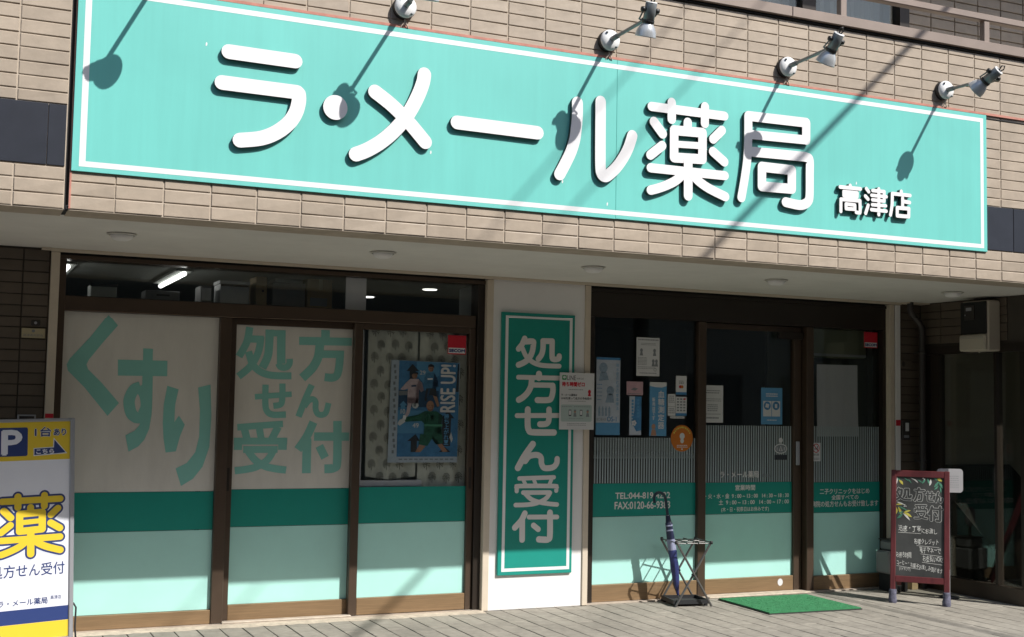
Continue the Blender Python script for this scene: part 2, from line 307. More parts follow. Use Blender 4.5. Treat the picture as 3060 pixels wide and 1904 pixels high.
# hand-drawn characters: stroke width and centre line (x, z) in metres on their own sign; width 0 = filled outline
GLYPHS = {
 'ra': [(0.081,[(0.738,3.427),(1.106,3.423)]),(0.08,[(0.706,3.252),(1.123,3.249)]),(0.081,[(1.131,3.241),(1.133,3.201),(1.118,3.135),(1.079,3.07),(1.011,3.01),(0.927,2.969),(0.814,2.946)])],
 'dot': [(0.141,[(1.343,3.189)])],
 'me': [(0.083,[(1.871,3.446),(1.862,3.391),(1.829,3.302),(1.775,3.199),(1.702,3.103),(1.617,3.022),(1.535,2.966),(1.47,2.935)]),(0.083,[(1.574,3.307),(1.677,3.241),(1.776,3.159),(1.885,3.049)])],
 'bar': [(0.082,[(2.082,3.186),(2.606,3.181)])],
 'ru': [(0.075,[(2.874,3.398),(2.875,3.33),(2.87,3.251),(2.86,3.172),(2.838,3.097),(2.803,3.022),(2.76,2.942)]),(0.073,[(3.036,3.424),(3.038,3.14),(3.041,3.012),(3.049,2.973),(3.07,2.958),(3.099,2.971),(3.156,3.025),(3.206,3.095),(3.24,3.161),(3.264,3.233)])],
 'yaku': [(0.059,[(3.402,3.436),(3.952,3.437)]),(0.062,[(3.55,3.479),(3.551,3.371)]),(0.061,[(3.801,3.481),(3.8,3.371)]),(0.064,[(3.42,3.34),(3.484,3.27)]),(0.061,[(3.482,3.193),(3.396,3.124)]),(0.061,[(3.931,3.34),(3.864,3.275)]),(0.063,[(3.863,3.193),(3.951,3.135)]),(0.062,[(3.67,3.363),(3.668,3.312)]),(0.064,[(3.568,3.301),(3.782,3.308)]),(0.064,[(3.782,3.308),(3.782,3.135)]),(0.064,[(3.782,3.135),(3.569,3.125)]),(0.063,[(3.569,3.125),(3.568,3.301)]),(0.044,[(3.57,3.212),(3.782,3.222)]),(0.059,[(3.397,3.042),(3.955,3.044)]),(0.065,[(3.674,3.116),(3.676,2.889)]),(0.06,[(3.657,3.044),(3.588,2.982),(3.526,2.947),(3.459,2.919),(3.399,2.9)]),(0.062,[(3.695,3.039),(3.746,2.995),(3.81,2.959),(3.881,2.932),(3.958,2.907)])],
 'kyoku': [(0.066,[(4.139,3.459),(4.606,3.466)]),(0.067,[(4.606,3.466),(4.606,3.348)]),(0.061,[(4.606,3.348),(4.14,3.337)]),(0.063,[(4.137,3.458),(4.137,3.313),(4.131,3.178),(4.115,3.065),(4.096,2.963),(4.086,2.913)]),(0.066,[(4.137,3.223),(4.519,3.231),(4.609,3.23),(4.634,3.211),(4.635,3.114),(4.634,2.982),(4.624,2.936),(4.589,2.91),(4.541,2.902),(4.439,2.912)]),(0.067,[(4.246,3.131),(4.487,3.131)]),(0.068,[(4.487,3.131),(4.487,3.005)]),(0.067,[(4.487,3.005),(4.246,3.001)]),(0.067,[(4.246,3.001),(4.246,3.131)])],
 'taka': [(0.026,[(4.974,3.072),(4.974,3.06)]),(0.026,[(4.888,3.054),(5.062,3.056)]),(0.026,[(4.918,3.024),(5.033,3.025)]),(0.026,[(5.033,3.025),(5.032,2.999)]),(0.026,[(5.032,2.999),(4.919,2.997)]),(0.025,[(4.919,2.997),(4.918,3.024)]),(0.025,[(4.894,2.97),(4.893,2.887)]),(0.026,[(4.894,2.97),(5.055,2.973)]),(0.026,[(5.056,2.973),(5.057,2.899),(5.051,2.89),(5.024,2.891)]),(0.025,[(4.936,2.941),(5.012,2.94)]),(0.025,[(5.012,2.94),(5.012,2.911)]),(0.025,[(5.012,2.911),(4.937,2.909)]),(0.025,[(4.937,2.909),(4.936,2.941)])],
 'tsu': [(0.026,[(5.113,3.063),(5.133,3.043)]),(0.026,[(5.104,3.01),(5.127,2.991)]),(0.026,[(5.128,2.948),(5.106,2.891)]),(0.026,[(5.221,3.07),(5.22,2.891)]),(0.025,[(5.167,3.054),(5.268,3.055)]),(0.025,[(5.268,3.055),(5.267,2.991)]),(0.024,[(5.157,3.02),(5.287,3.021)]),(0.024,[(5.164,2.989),(5.267,2.988)]),(0.024,[(5.162,2.955),(5.281,2.957)]),(0.025,[(5.155,2.92),(5.285,2.92)])],
 'mise': [(0.026,[(5.42,3.071),(5.419,3.055)]),(0.026,[(5.34,3.048),(5.499,3.048)]),(0.026,[(5.34,3.048),(5.338,2.979),(5.332,2.936),(5.323,2.897)]),(0.026,[(5.431,3.024),(5.431,2.958)]),(0.027,[(5.439,3.001),(5.494,2.998)]),(0.027,[(5.382,2.952),(5.487,2.954)]),(0.027,[(5.487,2.954),(5.485,2.898)]),(0.027,[(5.485,2.898),(5.382,2.896)]),(0.027,[(5.382,2.896),(5.382,2.952)])],
 'sho': [(0.044,[(3.4,2.034),(3.379,1.989),(3.35,1.953)]),(0.045,[(3.405,2.01),(3.468,2.014),(3.474,1.993),(3.464,1.932),(3.437,1.882),(3.398,1.852),(3.352,1.832)]),(0.037,[(3.383,1.958),(3.415,1.899),(3.467,1.858),(3.53,1.837),(3.601,1.832),(3.697,1.832)]),(0.045,[(3.556,2.017),(3.555,1.96),(3.544,1.917),(3.518,1.882)]),(0.044,[(3.554,2.02),(3.633,2.022)]),(0.044,[(3.633,2.02),(3.634,1.906),(3.644,1.885),(3.672,1.884),(3.692,1.892),(3.695,1.909)])],
 'hou': [(0.051,[(3.525,1.767),(3.525,1.739)]),(0.036,[(3.352,1.739),(3.746,1.74)]),(0.047,[(3.465,1.727),(3.459,1.674),(3.432,1.624),(3.394,1.588),(3.359,1.568)]),(0.04,[(3.466,1.683),(3.642,1.684)]),(0.046,[(3.643,1.682),(3.646,1.643),(3.633,1.589),(3.606,1.571),(3.515,1.569)])],
 'se': [(0.037,[(3.347,1.449),(3.747,1.455)]),(0.049,[(3.436,1.496),(3.437,1.385),(3.447,1.343),(3.481,1.325),(3.66,1.324)]),(0.046,[(3.615,1.499),(3.615,1.422),(3.602,1.395),(3.577,1.387),(3.54,1.386)])],
 'n': [(0.051,[(3.483,1.235),(3.413,1.143),(3.362,1.057)]),(0.045,[(3.422,1.107),(3.45,1.14),(3.487,1.152),(3.527,1.152),(3.554,1.132),(3.559,1.088),(3.578,1.058),(3.616,1.053),(3.661,1.062),(3.687,1.091),(3.691,1.123)])],
 'juu': [(0.033,[(3.375,0.977),(3.666,0.984)]),(0.029,[(3.409,0.964),(3.43,0.928)]),(0.029,[(3.498,0.964),(3.515,0.927)]),(0.03,[(3.646,0.97),(3.626,0.926)]),(0.034,[(3.355,0.883),(3.357,0.905),(3.373,0.92),(3.668,0.917),(3.687,0.904),(3.687,0.882)]),(0.034,[(3.409,0.871),(3.631,0.869)]),(0.034,[(3.635,0.867),(3.599,0.823),(3.526,0.791),(3.445,0.78),(3.348,0.779)]),(0.034,[(3.427,0.862),(3.476,0.821),(3.542,0.798),(3.616,0.785),(3.695,0.777)])],
 'fu': [(0.046,[(3.426,0.715),(3.397,0.663),(3.345,0.611)]),(0.046,[(3.405,0.673),(3.407,0.519)]),(0.036,[(3.461,0.687),(3.697,0.683)]),(0.048,[(3.637,0.717),(3.639,0.544),(3.625,0.518),(3.604,0.514),(3.547,0.518)]),(0.042,[(3.5,0.624),(3.54,0.594)])],
 'w_ku': [(0.0,[(0.381,2.087),(0.444,2.012),(0.352,1.894),(0.268,1.778),(0.254,1.746),(0.266,1.714),(0.354,1.628),(0.47,1.495),(0.4,1.408),(0.248,1.593),(0.139,1.702),(0.13,1.742),(0.146,1.779),(0.273,1.932)])],
 'w_su': [(0.0,[(0.452,1.784),(0.775,1.786),(0.777,1.681),(0.456,1.677)]),(0.0,[(0.613,1.865),(0.677,1.864),(0.678,1.734),(0.615,1.732)]),(0.068,[(0.648,1.684),(0.651,1.471),(0.645,1.381)]),(0.074,[(0.605,1.605),(0.566,1.588),(0.541,1.542),(0.535,1.494),(0.553,1.425),(0.593,1.393)]),(0.074,[(0.573,1.401),(0.613,1.401),(0.642,1.455),(0.646,1.5),(0.631,1.56),(0.597,1.605)]),(0.0,[(0.621,1.405),(0.684,1.422),(0.671,1.324),(0.642,1.251),(0.604,1.206),(0.543,1.172),(0.519,1.281),(0.577,1.311),(0.607,1.348)])],
 'w_ri': [(0.0,[(0.78,1.617),(0.856,1.594),(0.837,1.49),(0.836,1.371),(0.864,1.417),(0.906,1.355),(0.877,1.277),(0.853,1.174),(0.785,1.166),(0.768,1.26),(0.759,1.366),(0.761,1.489)]),(0.0,[(0.986,1.609),(1.07,1.632),(1.083,1.411),(1.076,1.203),(1.035,1.07),(0.973,0.988),(0.895,0.94),(0.855,1.059),(0.928,1.096),(0.983,1.17),(1.005,1.277),(1.004,1.452)])],
 'w_sho': [(0.052,[(1.338,2.041),(1.321,1.936),(1.269,1.832)]),(0.051,[(1.332,1.958),(1.44,1.959)]),(0.051,[(1.42,1.977),(1.409,1.887),(1.381,1.812),(1.338,1.751),(1.27,1.693)]),(0.05,[(1.335,1.87),(1.363,1.789),(1.406,1.741),(1.467,1.713),(1.543,1.705),(1.646,1.707)]),(0.059,[(1.48,2.029),(1.479,1.92),(1.471,1.837),(1.436,1.757)]),(0.045,[(1.45,2.003),(1.595,2.007)]),(0.061,[(1.563,2.028),(1.569,1.791)]),(0.046,[(1.548,1.794),(1.568,1.767),(1.61,1.768),(1.63,1.797),(1.629,1.827)])],
 'w_hou': [(0.064,[(1.886,2.043),(1.887,1.965)]),(0.058,[(1.694,1.958),(2.085,1.965)]),(0.065,[(1.848,1.956),(1.839,1.856),(1.81,1.787),(1.772,1.74),(1.724,1.694)]),(0.054,[(1.862,1.868),(2.028,1.872)]),(0.058,[(2.0,1.896),(1.995,1.792),(1.981,1.723),(1.946,1.701),(1.889,1.704)])],
 'w_se': [(0.039,[(1.39,1.553),(1.652,1.577)]),(0.045,[(1.463,1.64),(1.466,1.501),(1.482,1.452),(1.521,1.43),(1.615,1.432)]),(0.044,[(1.583,1.651),(1.585,1.54),(1.572,1.502),(1.523,1.492)])],
 'w_n': [(0.047,[(1.796,1.646),(1.755,1.551),(1.706,1.418)]),(0.043,[(1.745,1.49),(1.775,1.532),(1.805,1.544),(1.827,1.525),(1.829,1.476),(1.844,1.442),(1.875,1.433),(1.906,1.451),(1.923,1.519)])],
 'w_juu': [(0.046,[(1.274,1.339),(1.596,1.366)]),(0.052,[(1.322,1.336),(1.348,1.244)]),(0.049,[(1.426,1.344),(1.448,1.244)]),(0.053,[(1.562,1.345),(1.512,1.244)]),(0.048,[(1.253,1.243),(1.63,1.245)]),(0.057,[(1.283,1.243),(1.283,1.182)]),(0.062,[(1.597,1.245),(1.597,1.183)]),(0.048,[(1.32,1.185),(1.563,1.186)]),(0.05,[(1.537,1.186),(1.494,1.114),(1.42,1.066),(1.347,1.048),(1.266,1.038)]),(0.051,[(1.35,1.181),(1.404,1.114),(1.473,1.07),(1.549,1.051),(1.628,1.041)])],
 'w_fu': [(0.061,[(1.816,1.381),(1.771,1.279),(1.708,1.185)]),(0.064,[(1.773,1.264),(1.775,1.018)]),(0.06,[(1.823,1.278),(2.083,1.279)]),(0.063,[(1.993,1.391),(1.999,1.106),(1.98,1.056),(1.906,1.048)]),(0.06,[(1.864,1.212),(1.909,1.127)])],
}

# ------------------------------------------------------------------ object helpers
def link(name, me, parent=None):
    o = bpy.data.objects.new(name, me); COL.objects.link(o)
    if parent is not None: o.parent = parent
    if parent is not None and parent.get('_w'):
        o.matrix_parent_inverse = Matrix.LocRotScale(parent.location, parent.rotation_euler, None).inverted()
    return o
def obj(name, mb, m, parent=None, label=None, kind=None):
    if name in ('small_print', 'print', 'ring_text', 'stripe_film', 'printed_figures', 'printed_players', 'mark', 'net_curtain'): kind = 'stuff'
    o = link(name, mb.mesh(name, m), parent)
    if label: o['label'] = label
    if kind: o['kind'] = kind
    return o
def tag(o, label, cat, group=None):
    o['label'] = label; o['category'] = cat
    if group: o['group'] = group
    return o
def thing(name, label, cat, loc=(0, 0, 0), rz=0.0, group=None, world=True):
    # world=True: its parts are given in world coordinates; False: in the thing's own
    o = bpy.data.objects.new(name, None); COL.objects.link(o); o.empty_display_size = 0.1
    o.location = loc; o.rotation_euler = (0, 0, rz)
    if world: o['_w'] = 1
    return tag(o, label, cat, group)
def struct(name, mb, m): return obj(name, mb, m, None, None, 'structure')
def dup(root, loc=None, label=None):
    c = root.copy(); COL.objects.link(c)
    if loc is not None: c.location = loc
    if label: c['label'] = label
    for ch in root.children:
        d = ch.copy(); COL.objects.link(d); d.parent = c
        for g in ch.children:
            e = g.copy(); COL.objects.link(e); e.parent = d
    return c
_TX = {}
def text_mesh(body):
    if body not in _TX:
        cu = bpy.data.curves.new('lettering', 'FONT'); cu.body = body; cu.size = 1; cu.resolution_u = 3
        o = bpy.data.objects.new('lettering', cu); COL.objects.link(o)
        dg = bpy.context.evaluated_depsgraph_get(); me = bpy.data.meshes.new_from_object(o.evaluated_get(dg))
        vs_ = [(v.co.x, v.co.y) for v in me.vertices]; fs = [tuple(p.vertices) for p in me.polygons]
        bpy.data.objects.remove(o); bpy.data.curves.remove(cu); bpy.data.meshes.remove(me)
        _TX[body] = (vs_, fs)
    return _TX[body]
def add_text(mb, body, x0, z0, x1, z1, y, mi=0, rot=0, bold=0.0, shear=0.0, wob=0.0):
    vs_, fs = text_mesh(body)
    if wob: vs_ = [(a+wob*math.sin(b*5.1+a*1.7)+wob*.6*math.sin(a*3.3), b+wob*1.3*math.sin(a*2.9+1)+wob*.7*math.sin(a*7.7+b*3)) for a, b in vs_]
    if rot: vs_ = [(-b, a) for a, b in vs_]
    ax = min(v[0] for v in vs_); bx = max(v[0] for v in vs_); az = min(v[1] for v in vs_); bz = max(v[1] for v in vs_)
    sx = (x1-x0)/max(bx-ax, 1e-6); sz = (z1-z0)/max(bz-az, 1e-6)
    offs = [(0, 0)] if not bold else [(-bold, 0), (bold, 0), (0, bold), (0, -bold)]
    for i, (ox, oz) in enumerate(offs):
        mb.add([(x0+(a-ax)*sx+ox, y-0.0001*i, z0+(b-az)*sz+oz+shear*(a-ax)*sx) for a, b in vs_], fs, mi)
    return mb
def text(body, x0, z0, x1, z1, y, m, parent, name='lettering', **k):
    small = len(body) > 4 and (z1-z0) < 0.06                        # print too small to pick apart
    return obj(name, add_text(MB(), body, x0, z0, x1, z1, y, **k), m, parent, kind='stuff' if small else None)
def vtext(body, x0, z0, x1, z1, y, m, parent, bold=0.0):
    # upright column of characters, each its own piece
    n = len(body); h = (z1-z0)/n
    for i, ch in enumerate(body): text(ch, x0, z1-h*(i+0.92), x1, z1-h*(i+0.06), y, m, parent, name='character', bold=bold)
def gbox(name):
    P = [p for w, pts in GLYPHS[name] for p in pts]
    return min(p[0] for p in P), min(p[1] for p in P), max(p[0] for p in P), max(p[1] for p in P)
def add_glyph(mb, name, y, y2=None, box=None, wk=1.0, mi=0, ms=None, cap=True, step=0.0003, wadd=0.0):
    # draw one hand-drawn character, where it was measured or fitted into box
    a0, b0, a1, b1 = gbox(name)
    if box: sx = (box[2]-box[0])/(a1-a0); sz = (box[3]-box[1])/(b1-b0)
    for i, (w, pts) in enumerate(GLYPHS[name]):
        if box: pts = [(box[0]+(p[0]-a0)*sx, box[1]+(p[1]-b0)*sz) for p in pts]; w = w*(sx+sz)/2
        if w <= 0: mb.poly(list(pts), y-i*step, mi)
        else: mb.stroke(pts, w*wk+wadd, y-i*step, y2, mi, ms, cap)
    return mb

# ================================================================== ground and street
g = MB(); g.box(-300, 300, -300, 300, -0.9, -0.16); struct('ground', g, CONCRETE)
g = MB(); g.box(-150, 150, -10.5, -3.4, -0.159, -0.12); struct('road', g, ASPHALT)
g = MB(); g.box(-150, 150, -3.4, -3.22, -0.159, -0.005); struct('kerb', g, CONCRETE)
g = MB(); g.box(-150, 150, -13.0, -10.5, -0.159, 0.0); struct('far_pavement', g, CONCRETE)
pave = MB(); pave.box(-150, 150, -3.22, 1.82, -0.159, -0.006); pavement = struct('pavement', pave, PJOINT)
PW = 0.150
pv = []
for k in range(4):
    m = MB(); r = 0.0022
    x1, y1 = PW-0.0085, 0.2985
    t = [random.uniform(-0.0012, 0.0012) for _ in range(4)]
    m.add([(0,0,-.012),(x1,0,-.012),(x1,y1,-.012),(0,y1,-.012),(0,0,-r),(x1,0,-r),(x1,y1,-r),(0,y1,-r),
           (r,r,t[0]),(x1-r,r,t[1]),(x1-r,y1-r,t[2]),(r,y1-r,t[3])],
          [(8,9,10,11)]+[f for i in range(4) for f in ((i,(i+1) % 4,(i+1) % 4+4,i+4),(i+4,(i+1) % 4+4,(i+1) % 4+8,i+8))])
    pv.append(m.mesh('paver', PAVER))
rest = MB()
npav = 0
for i in range(-14, 66):
    X = 2.958 + (i-16)*PW
    for j in range(-8, 7):
        Y = 1.80 - 0.300*(j+1) - (0.15 if i % 2 else 0.0)
        if Y < -3.2: continue
        seen = (Y > -0.55 - 0.02*0 and 0.75 + (1.6-Y)*0.25 < X < 7.15 + (Y*0.0) and npav < 300)
        if j >= 0 and seen and Y > -0.62 + 0.0:
            o = link('paver', pv[(i*7+j*3) % 4], pavement); o.location = (X, Y, random.uniform(-0.0008, 0.0008)); npav += 1
        else:
            rest.tile(X, X+PW-0.0055, Y, Y+0.298, 0.0, -0.012, 0.002, axis='z') if False else rest.box(X, X+PW-0.0085, Y, Y+0.2985, -0.012, -0.0003*(i % 3))
obj('paver_field', rest, PAVER, pavement, kind='stuff')

# ================================================================== upper facade: tiles, dark band, opening edges
fac = thing('tiled_facade', 'beige tiled upper wall carrying the long turquoise pharmacy sign', 'wall', (3, 0, 2.5))
obj('mortar_bed', MB().box(-3, -0.071, 0.006, 0.25, 2.4985, 4.165), GROUT, fac); obj('mortar_bed', MB().box(-0.05, 12, 0.006, 0.25, 2.4985, 4.165), GROUT, fac)
b = MB(); b.box(-0.071, -0.05, 0.02, 0.2, 2.4985, 4.16); obj('movement_joint', b, BLACK, fac)
TW, TH, PX, PZ = 0.2405, 0.0665, 0.2487, 0.0731
def tile_variants(w, h, c, m, yf=0.0, yb=0.012, n=3, axis='y'):
    out = []
    for k in range(n):
        mb = MB(); mb.tile(0, w, 0, h, yf, yb, c, axis=axis, tilt=(random.uniform(-.0012, .0012), random.uniform(-.0012, .0012)))
        out.append(mb.mesh('tile', m))
    return out
tv = tile_variants(TW, TH, 0.003, TILE)
tv_cut = {}
def put_tile(parent, x, z, w=TW, h=TH, m=TILE, y=0.0, variants=None):
    if abs(w-TW) < 1e-4 and abs(h-TH) < 1e-4: me = random.choice(variants or tv)
    else:
        key = (round(w, 3), round(h, 3), m.name)
        if key not in tv_cut: tv_cut[key] = tile_variants(w, h, 0.003, m, n=1)[0]
        me = tv_cut[key]
    o = link('tile', me, parent); o.location = (x, y + random.uniform(-.0006, .0006), z)
    return o
courses_low = [(2.505+0.0735*k, TH) for k in range(2)] + [(2.652, 0.0635)]
courses_up = [(3.048, 0.054)] + [(3.109+0.0725*k, 0.0660) for k in range(14)] + [(4.124, 0.036)]
XS = [0.1825 + PX*i for i in range(-1, 48)]
far = MB()
nt_ = 0
def tile_or_far(x, z, w, h):
    global nt_
    shown = -0.62 < x < 6.75 and nt_ < 300
    if shown: put_tile(fac, x, z, w, h); nt_ += 1
    else: far.tile(x, x+w, z, z+h, 0, 0.012, 0.003)
for z, h in courses_low:
    for i, x in enumerate(XS):
        if i == 0: tile_or_far(-0.047, z, 0.2245, h)
        else: tile_or_far(x, z, TW, h)
    for k in range(10): tile_or_far(-0.075-TW-PX*k, z, TW, h)
for z, h in courses_up:
    for k in range(10): tile_or_far(-0.075-TW-PX*k, z, TW, h)
    for i, x in enumerate(XS):
        if z < 3.68 and x < 6.15: continue                      # behind the sign
        if z < 3.68 and x < 6.25: tile_or_far(6.252, z, x+TW-6.252, h) if x+TW-6.252 > .03 else None
        elif i > 0: tile_or_far(x, z, TW, h)
obj('tile_field', far, TILE, fac, kind='stuff')
for x0, x1 in [(-3, -2.1), (-2.1, -1.6), (-1.595, -1.1), (-1.095, -0.63), (-0.625, -0.166), (-0.163, -0.076), (6.18, 6.513), (6.517, 7.0), (7.004, 7.5), (7.504, 9.0), (9.004, 12)]:
    b = MB(); b.tile(x0, x1-0.001, 2.724, 3.042, -0.002, 0.012, 0.002); obj('band_panel', b, BAND, fac)
# sealant round the sign
b = MB(); b.box(-0.049, -0.040, -0.004, 0.012, 2.506, 4.16); obj('sealant_line', b, SALMON, fac)
obj('sealant_line', MB().box(-0.043, 6.7, -0.0125, 0.012, 3.711, 3.727), SALMON, fac); obj('sealant_line', MB().box(6.701, 12, -0.008, 0.012, 3.695, 3.717), SALMON, fac)
b = MB(); b.box(6.252, 12, -0.004, 0.010, 3.686, 3.694); obj('dark_joint', b, BLACK, fac)
b = MB(); b.tube([(-0.06, -0.01, 2.50), (-0.062, -0.012, 2.515), (-0.05, -0.012, 2.518)], 0.006, 8); obj('pipe_end', b, BLACK, fac)

# ---- balcony of the floor above
cop = thing('balcony', 'brown metal coping and handrail of the first floor balcony', 'balcony', (5, 0.05, 4.165))
b = MB(); b.box(-3, 12, -0.012, 0.16, 4.166, 4.180, 0); obj('shadow_gap', b, BLACK, cop)
for k in range(6):
    x0 = -3 + 2.5*k; b = MB(); b.box(x0, x0+2.497, -0.034, 0.17, 4.181, 4.252, 0, 0.004); obj('coping', b, COPING, cop)
b = MB(); b.box(-3, 12, 0.022, 0.085, 4.432, 4.482, 0, 0.006); obj('handrail', b, COPING, cop)
for k in range(-5, 6):
    x = 4.956 + 1.3225*k; b = MB(); b.box(x, x+0.052, 0.030, 0.078, 4.252, 4.431, 0, 0.003); obj('post', b, COPING, cop)
b = MB(); b.box(-3, 12, 0.25, 1.0, 4.05, 4.12); obj('floor_slab', b, CONCRETE, cop)
# back wall of the balcony
bw = thing('balcony_wall', 'shaded tiled back wall of the balcony with window', 'wall', (6, 1, 4.1))
b = MB(); b.box(-3, 5.35, 1.02, 1.2, 4.1, 4.15); b.box(6.42, 12, 1.012, 1.2, 4.1, 6.2); b.box(-3, 6.42, 1.012, 1.2, 5.9, 6.2); obj('mortar_bed', b, GROUT, bw)
tvb = tile_variants(TW+0.008, 0.079, 0.003, TILE)
far = MB()
for i in range(22):
    for j in range(16):
        x = 6.424 + 0.2565*i; z = 4.62 + 0.0865*(j-4)
        if i < 5 and 1 <= j <= 8:
            o = link('tile', random.choice(tvb), bw); o.location = (x, 1.0, z)
        else: far.tile(x, x+TW+.008, z, z+.079, 1.0, 1.012, .003)
obj('tile_field', far, TILE, bw, kind='stuff')
win = thing('balcony_window', 'dark framed balcony window with pale net curtain', 'window', (5.8, 1, 4.2))
b = MB(); b.box(3.2, 3.3, 0.98, 1.06, 4.15, 5.9); b.box(5.352, 5.48, 0.97, 1.06, 4.15, 5.9); b.box(6.322, 6.42, 0.97, 1.06, 4.15, 5.9); b.box(3.3, 6.32, 0.985, 1.055, 4.15, 4.2); b.box(3.3, 6.32, 0.985, 1.055, 5.8, 5.9); obj('frame', b, BRONZE_D, win)
b = MB(); b.box(3.3, 5.352, 1.01, 1.016, 4.2, 5.8); obj('pane', b, GLASS, win)
b = MB(); b.box(5.48, 6.322, 1.02, 1.026, 4.2, 5.8); obj('pane', b, GLASS, win)
b = MB()
for k in range(60):
    x0 = 3.3 + k*0.0505
    b.add([(x0, 1.10+0.02*(k % 2), 4.2), (x0+.0505, 1.10+0.02*((k+1) % 2), 4.2), (x0+.0505, 1.10+0.02*((k+1) % 2), 5.8), (x0, 1.10+0.02*(k % 2), 5.8)], [(0,1,2,3)])
obj('net_curtain', b, mat('net', (0.36, 0.38, 0.40), 0.9), win)
# the wall further up
up_ = thing('upper_wall', 'plain wall of the storeys above the balcony', 'wall', (5, 0, 6))
b = MB(); b.box(-3, 12.5, 0.0, 1.2, 5.80, 6.15); b.box(-3, 12.5, 0.0, 0.2, 6.15, 10.8); b.box(-3, 12.5, 1.2, 6.0, 5.87, 10.8); obj('wall', b, TILE, up_)

# ---- building body
body = thing('building_body', 'ground floor shell of the pharmacy building', 'building', (3, 3, 0))
soff = MB(); soff.box(-3, 12, 0.03, 1.99, 2.5, 2.56); obj('soffit', soff, SOFFIT, body)
b = MB(); b.box(-3, 12, 2.0, 2.12, 2.53, 4.1); obj('inner_beam', b, INT_D, body)
b = MB(); b.box(0.0, 7.06, 1.79, 1.81, 2.478, 2.499); b.box(-0.06, 0.0, 1.77, 1.82, 2.484, 2.4985); b.box(7.06, 7.3, 1.70, 1.82, 2.488, 2.4985); obj('soffit_trim', b, TRIM, body)
b = MB(); b.box(-3, 12, 6.0, 6.1, 0, 2.56); b.box(-3.0, -2.9, 2.1, 6, 0, 2.56); b.box(7.5, 7.55, 2.4, 6.0, 0, 2.56); obj('interior_wall', b, INT_W, body)
b = MB(); b.box(-2.9, 12, 2.02, 6.0, -0.1, 0.0); obj('interior_floor', b, INT_W, body)
b = MB(); b.box(-2.9, 12, 2.12, 6.0, 2.455, 2.54); obj('interior_ceiling', b, INT_C, body)
b = MB(); b.box(3.1, 3.95, 2.12, 2.4, 0, 2.45); obj('interior_partition', b, INT_W, body)

# ---- soffit lights
dl_lab = ['leftmost soffit light, above the big window lettering', 'soffit light above the stacked boxes behind the transom', 'soffit light just above the white pillar', 'soffit light above the sliding entrance door', 'rightmost soffit light, beside the meter box']
for x, lab in zip((0.318, 1.93, 3.46, 5.0, 6.715), dl_lab):
    t = thing('ceiling_light', 'round white '+lab, 'light', (x, 0.82, 2.5), group='lights in the soffit')
    b = MB(); b.lathe([(0.001, 0.003), (0.083, 0.003), (0.086, 0.007), (0.080, 0.011), (0.072, 0.012)], (x, 0.82, 2.5), (0, 0, -1), 28); obj('rim', b, DOWN, t)
    b = MB(); b.lathe([(0.066, 0.012), (0.064, 0.022), (0.055, 0.033), (0.036, 0.041), (0.001, 0.045)], (x, 0.82, 2.5), (0, 0, -1), 28); obj('dome', b, PANEL, t)

# ================================================================== walls of the recess
wl = thing('shop_side_wall', 'brown tiled wall strip left of the shop window', 'wall', (-0.5, 1.82, 0))
b = MB(); b.box(-3, -0.004, 1.830, 2.0, 0, 2.499); obj('mortar_bed', b, GROUT_D, wl)
tvd = tile_variants(0.1545, TH, 0.003, TILE_D); tvd2 = tile_variants(TW, TH, 0.003, TILE_D)
far = MB()
for j in range(34):
    z = 2.418 - 0.0735*j
    for c, (x, w) in enumerate([(-0.162, 0.1545), (-0.411, TW)] + [(-0.66-PX*k, TW) for k in range(9)]):
        if c < 2 and z > 1.3 and z+TH < 2.5:
            o = link('tile', random.choice(tvd if c == 0 else tvd2), wl); o.location = (x, 1.82, z)
        elif z > 0: far.tile(x, x+w, z, z+TH, 1.82, 1.832, .003)
obj('tile_field', far, TILE_D, wl, kind='stuff')
wr = thing('entrance_wall_strip', 'narrow dark tiled wall strip between shop front and drain pipe', 'wall', (7.18, 1.82, 0))
b = MB(); b.box(7.062, 7.299, 1.830, 2.0, 0, 2.499); obj('mortar_bed', b, GROUT_D, wr)
tve = tile_variants(0.233, TH, 0.003, TILE_D)
for j in range(34):
    o = link('tile', random.choice(tve), wr); o.location = (7.064, 1.82, 2.418-0.0735*j)
sw = thing('porch_side_wall', 'dark tiled side wall above the glazed porch screen', 'wall', (7.3, 0.9, 2.1))
b = MB(); b.box(7.312, 7.5, 0.64, 1.9, 2.106, 2.499); obj('mortar_bed', b, GROUT_D, sw)
tvs = []
for k in range(3):
    mb = MB(); mb.tile(0, TW, 0, TH, 0.0, 0.012, 0.003, axis='x', tilt=(random.uniform(-.001, .001), 0)); tvs.append(mb.mesh('tile', TILE_D))
for j in range(5):
    for k in range(4):
        o = link('tile', random.choice(tvs), sw); o.location = (7.30, 1.575-PX*k, 2.424-0.0735*j)

# ---- glazed porch screen (perpendicular to the shop front)
gs = thing('porch_glass_screen', 'dark glazed screen at right end, facing the shop entrance', 'glass screen', (7.3, 0.8, 0))
b = MB(); b.box(7.29, 7.36, 0.64, 1.82, 2.035, 2.105); obj('head_frame', b, BRONZE_D, gs)
b = MB(); b.box(7.292, 7.36, 0.64, 1.82, 0.0, 0.132); obj('kick_plate', b, mat('kick_brown', (0.05, 0.036, 0.026), 0.35, metal=0.2), gs)
for y0, y1 in ((1.585, 1.69), (1.74, 1.80), (0.935, 0.965), (0.64, 0.69)):
    b = MB(); b.box(7.293, 7.358, y0, y1, 0.134, 2.033); obj('mullion', b, BRONZE_D, gs)
for y0, y1 in ((0.967, 1.583), (0.692, 0.933)):
    b = MB(); b.box(7.322, 7.330, y0, y1, 0.134, 2.033); obj('pane', b, GLASS_S, gs)
st = thing('lobby', 'dim olive stairwell with a painted shade wedge, seen through the porch glass', 'lobby', (8.2, 0.5, 0))
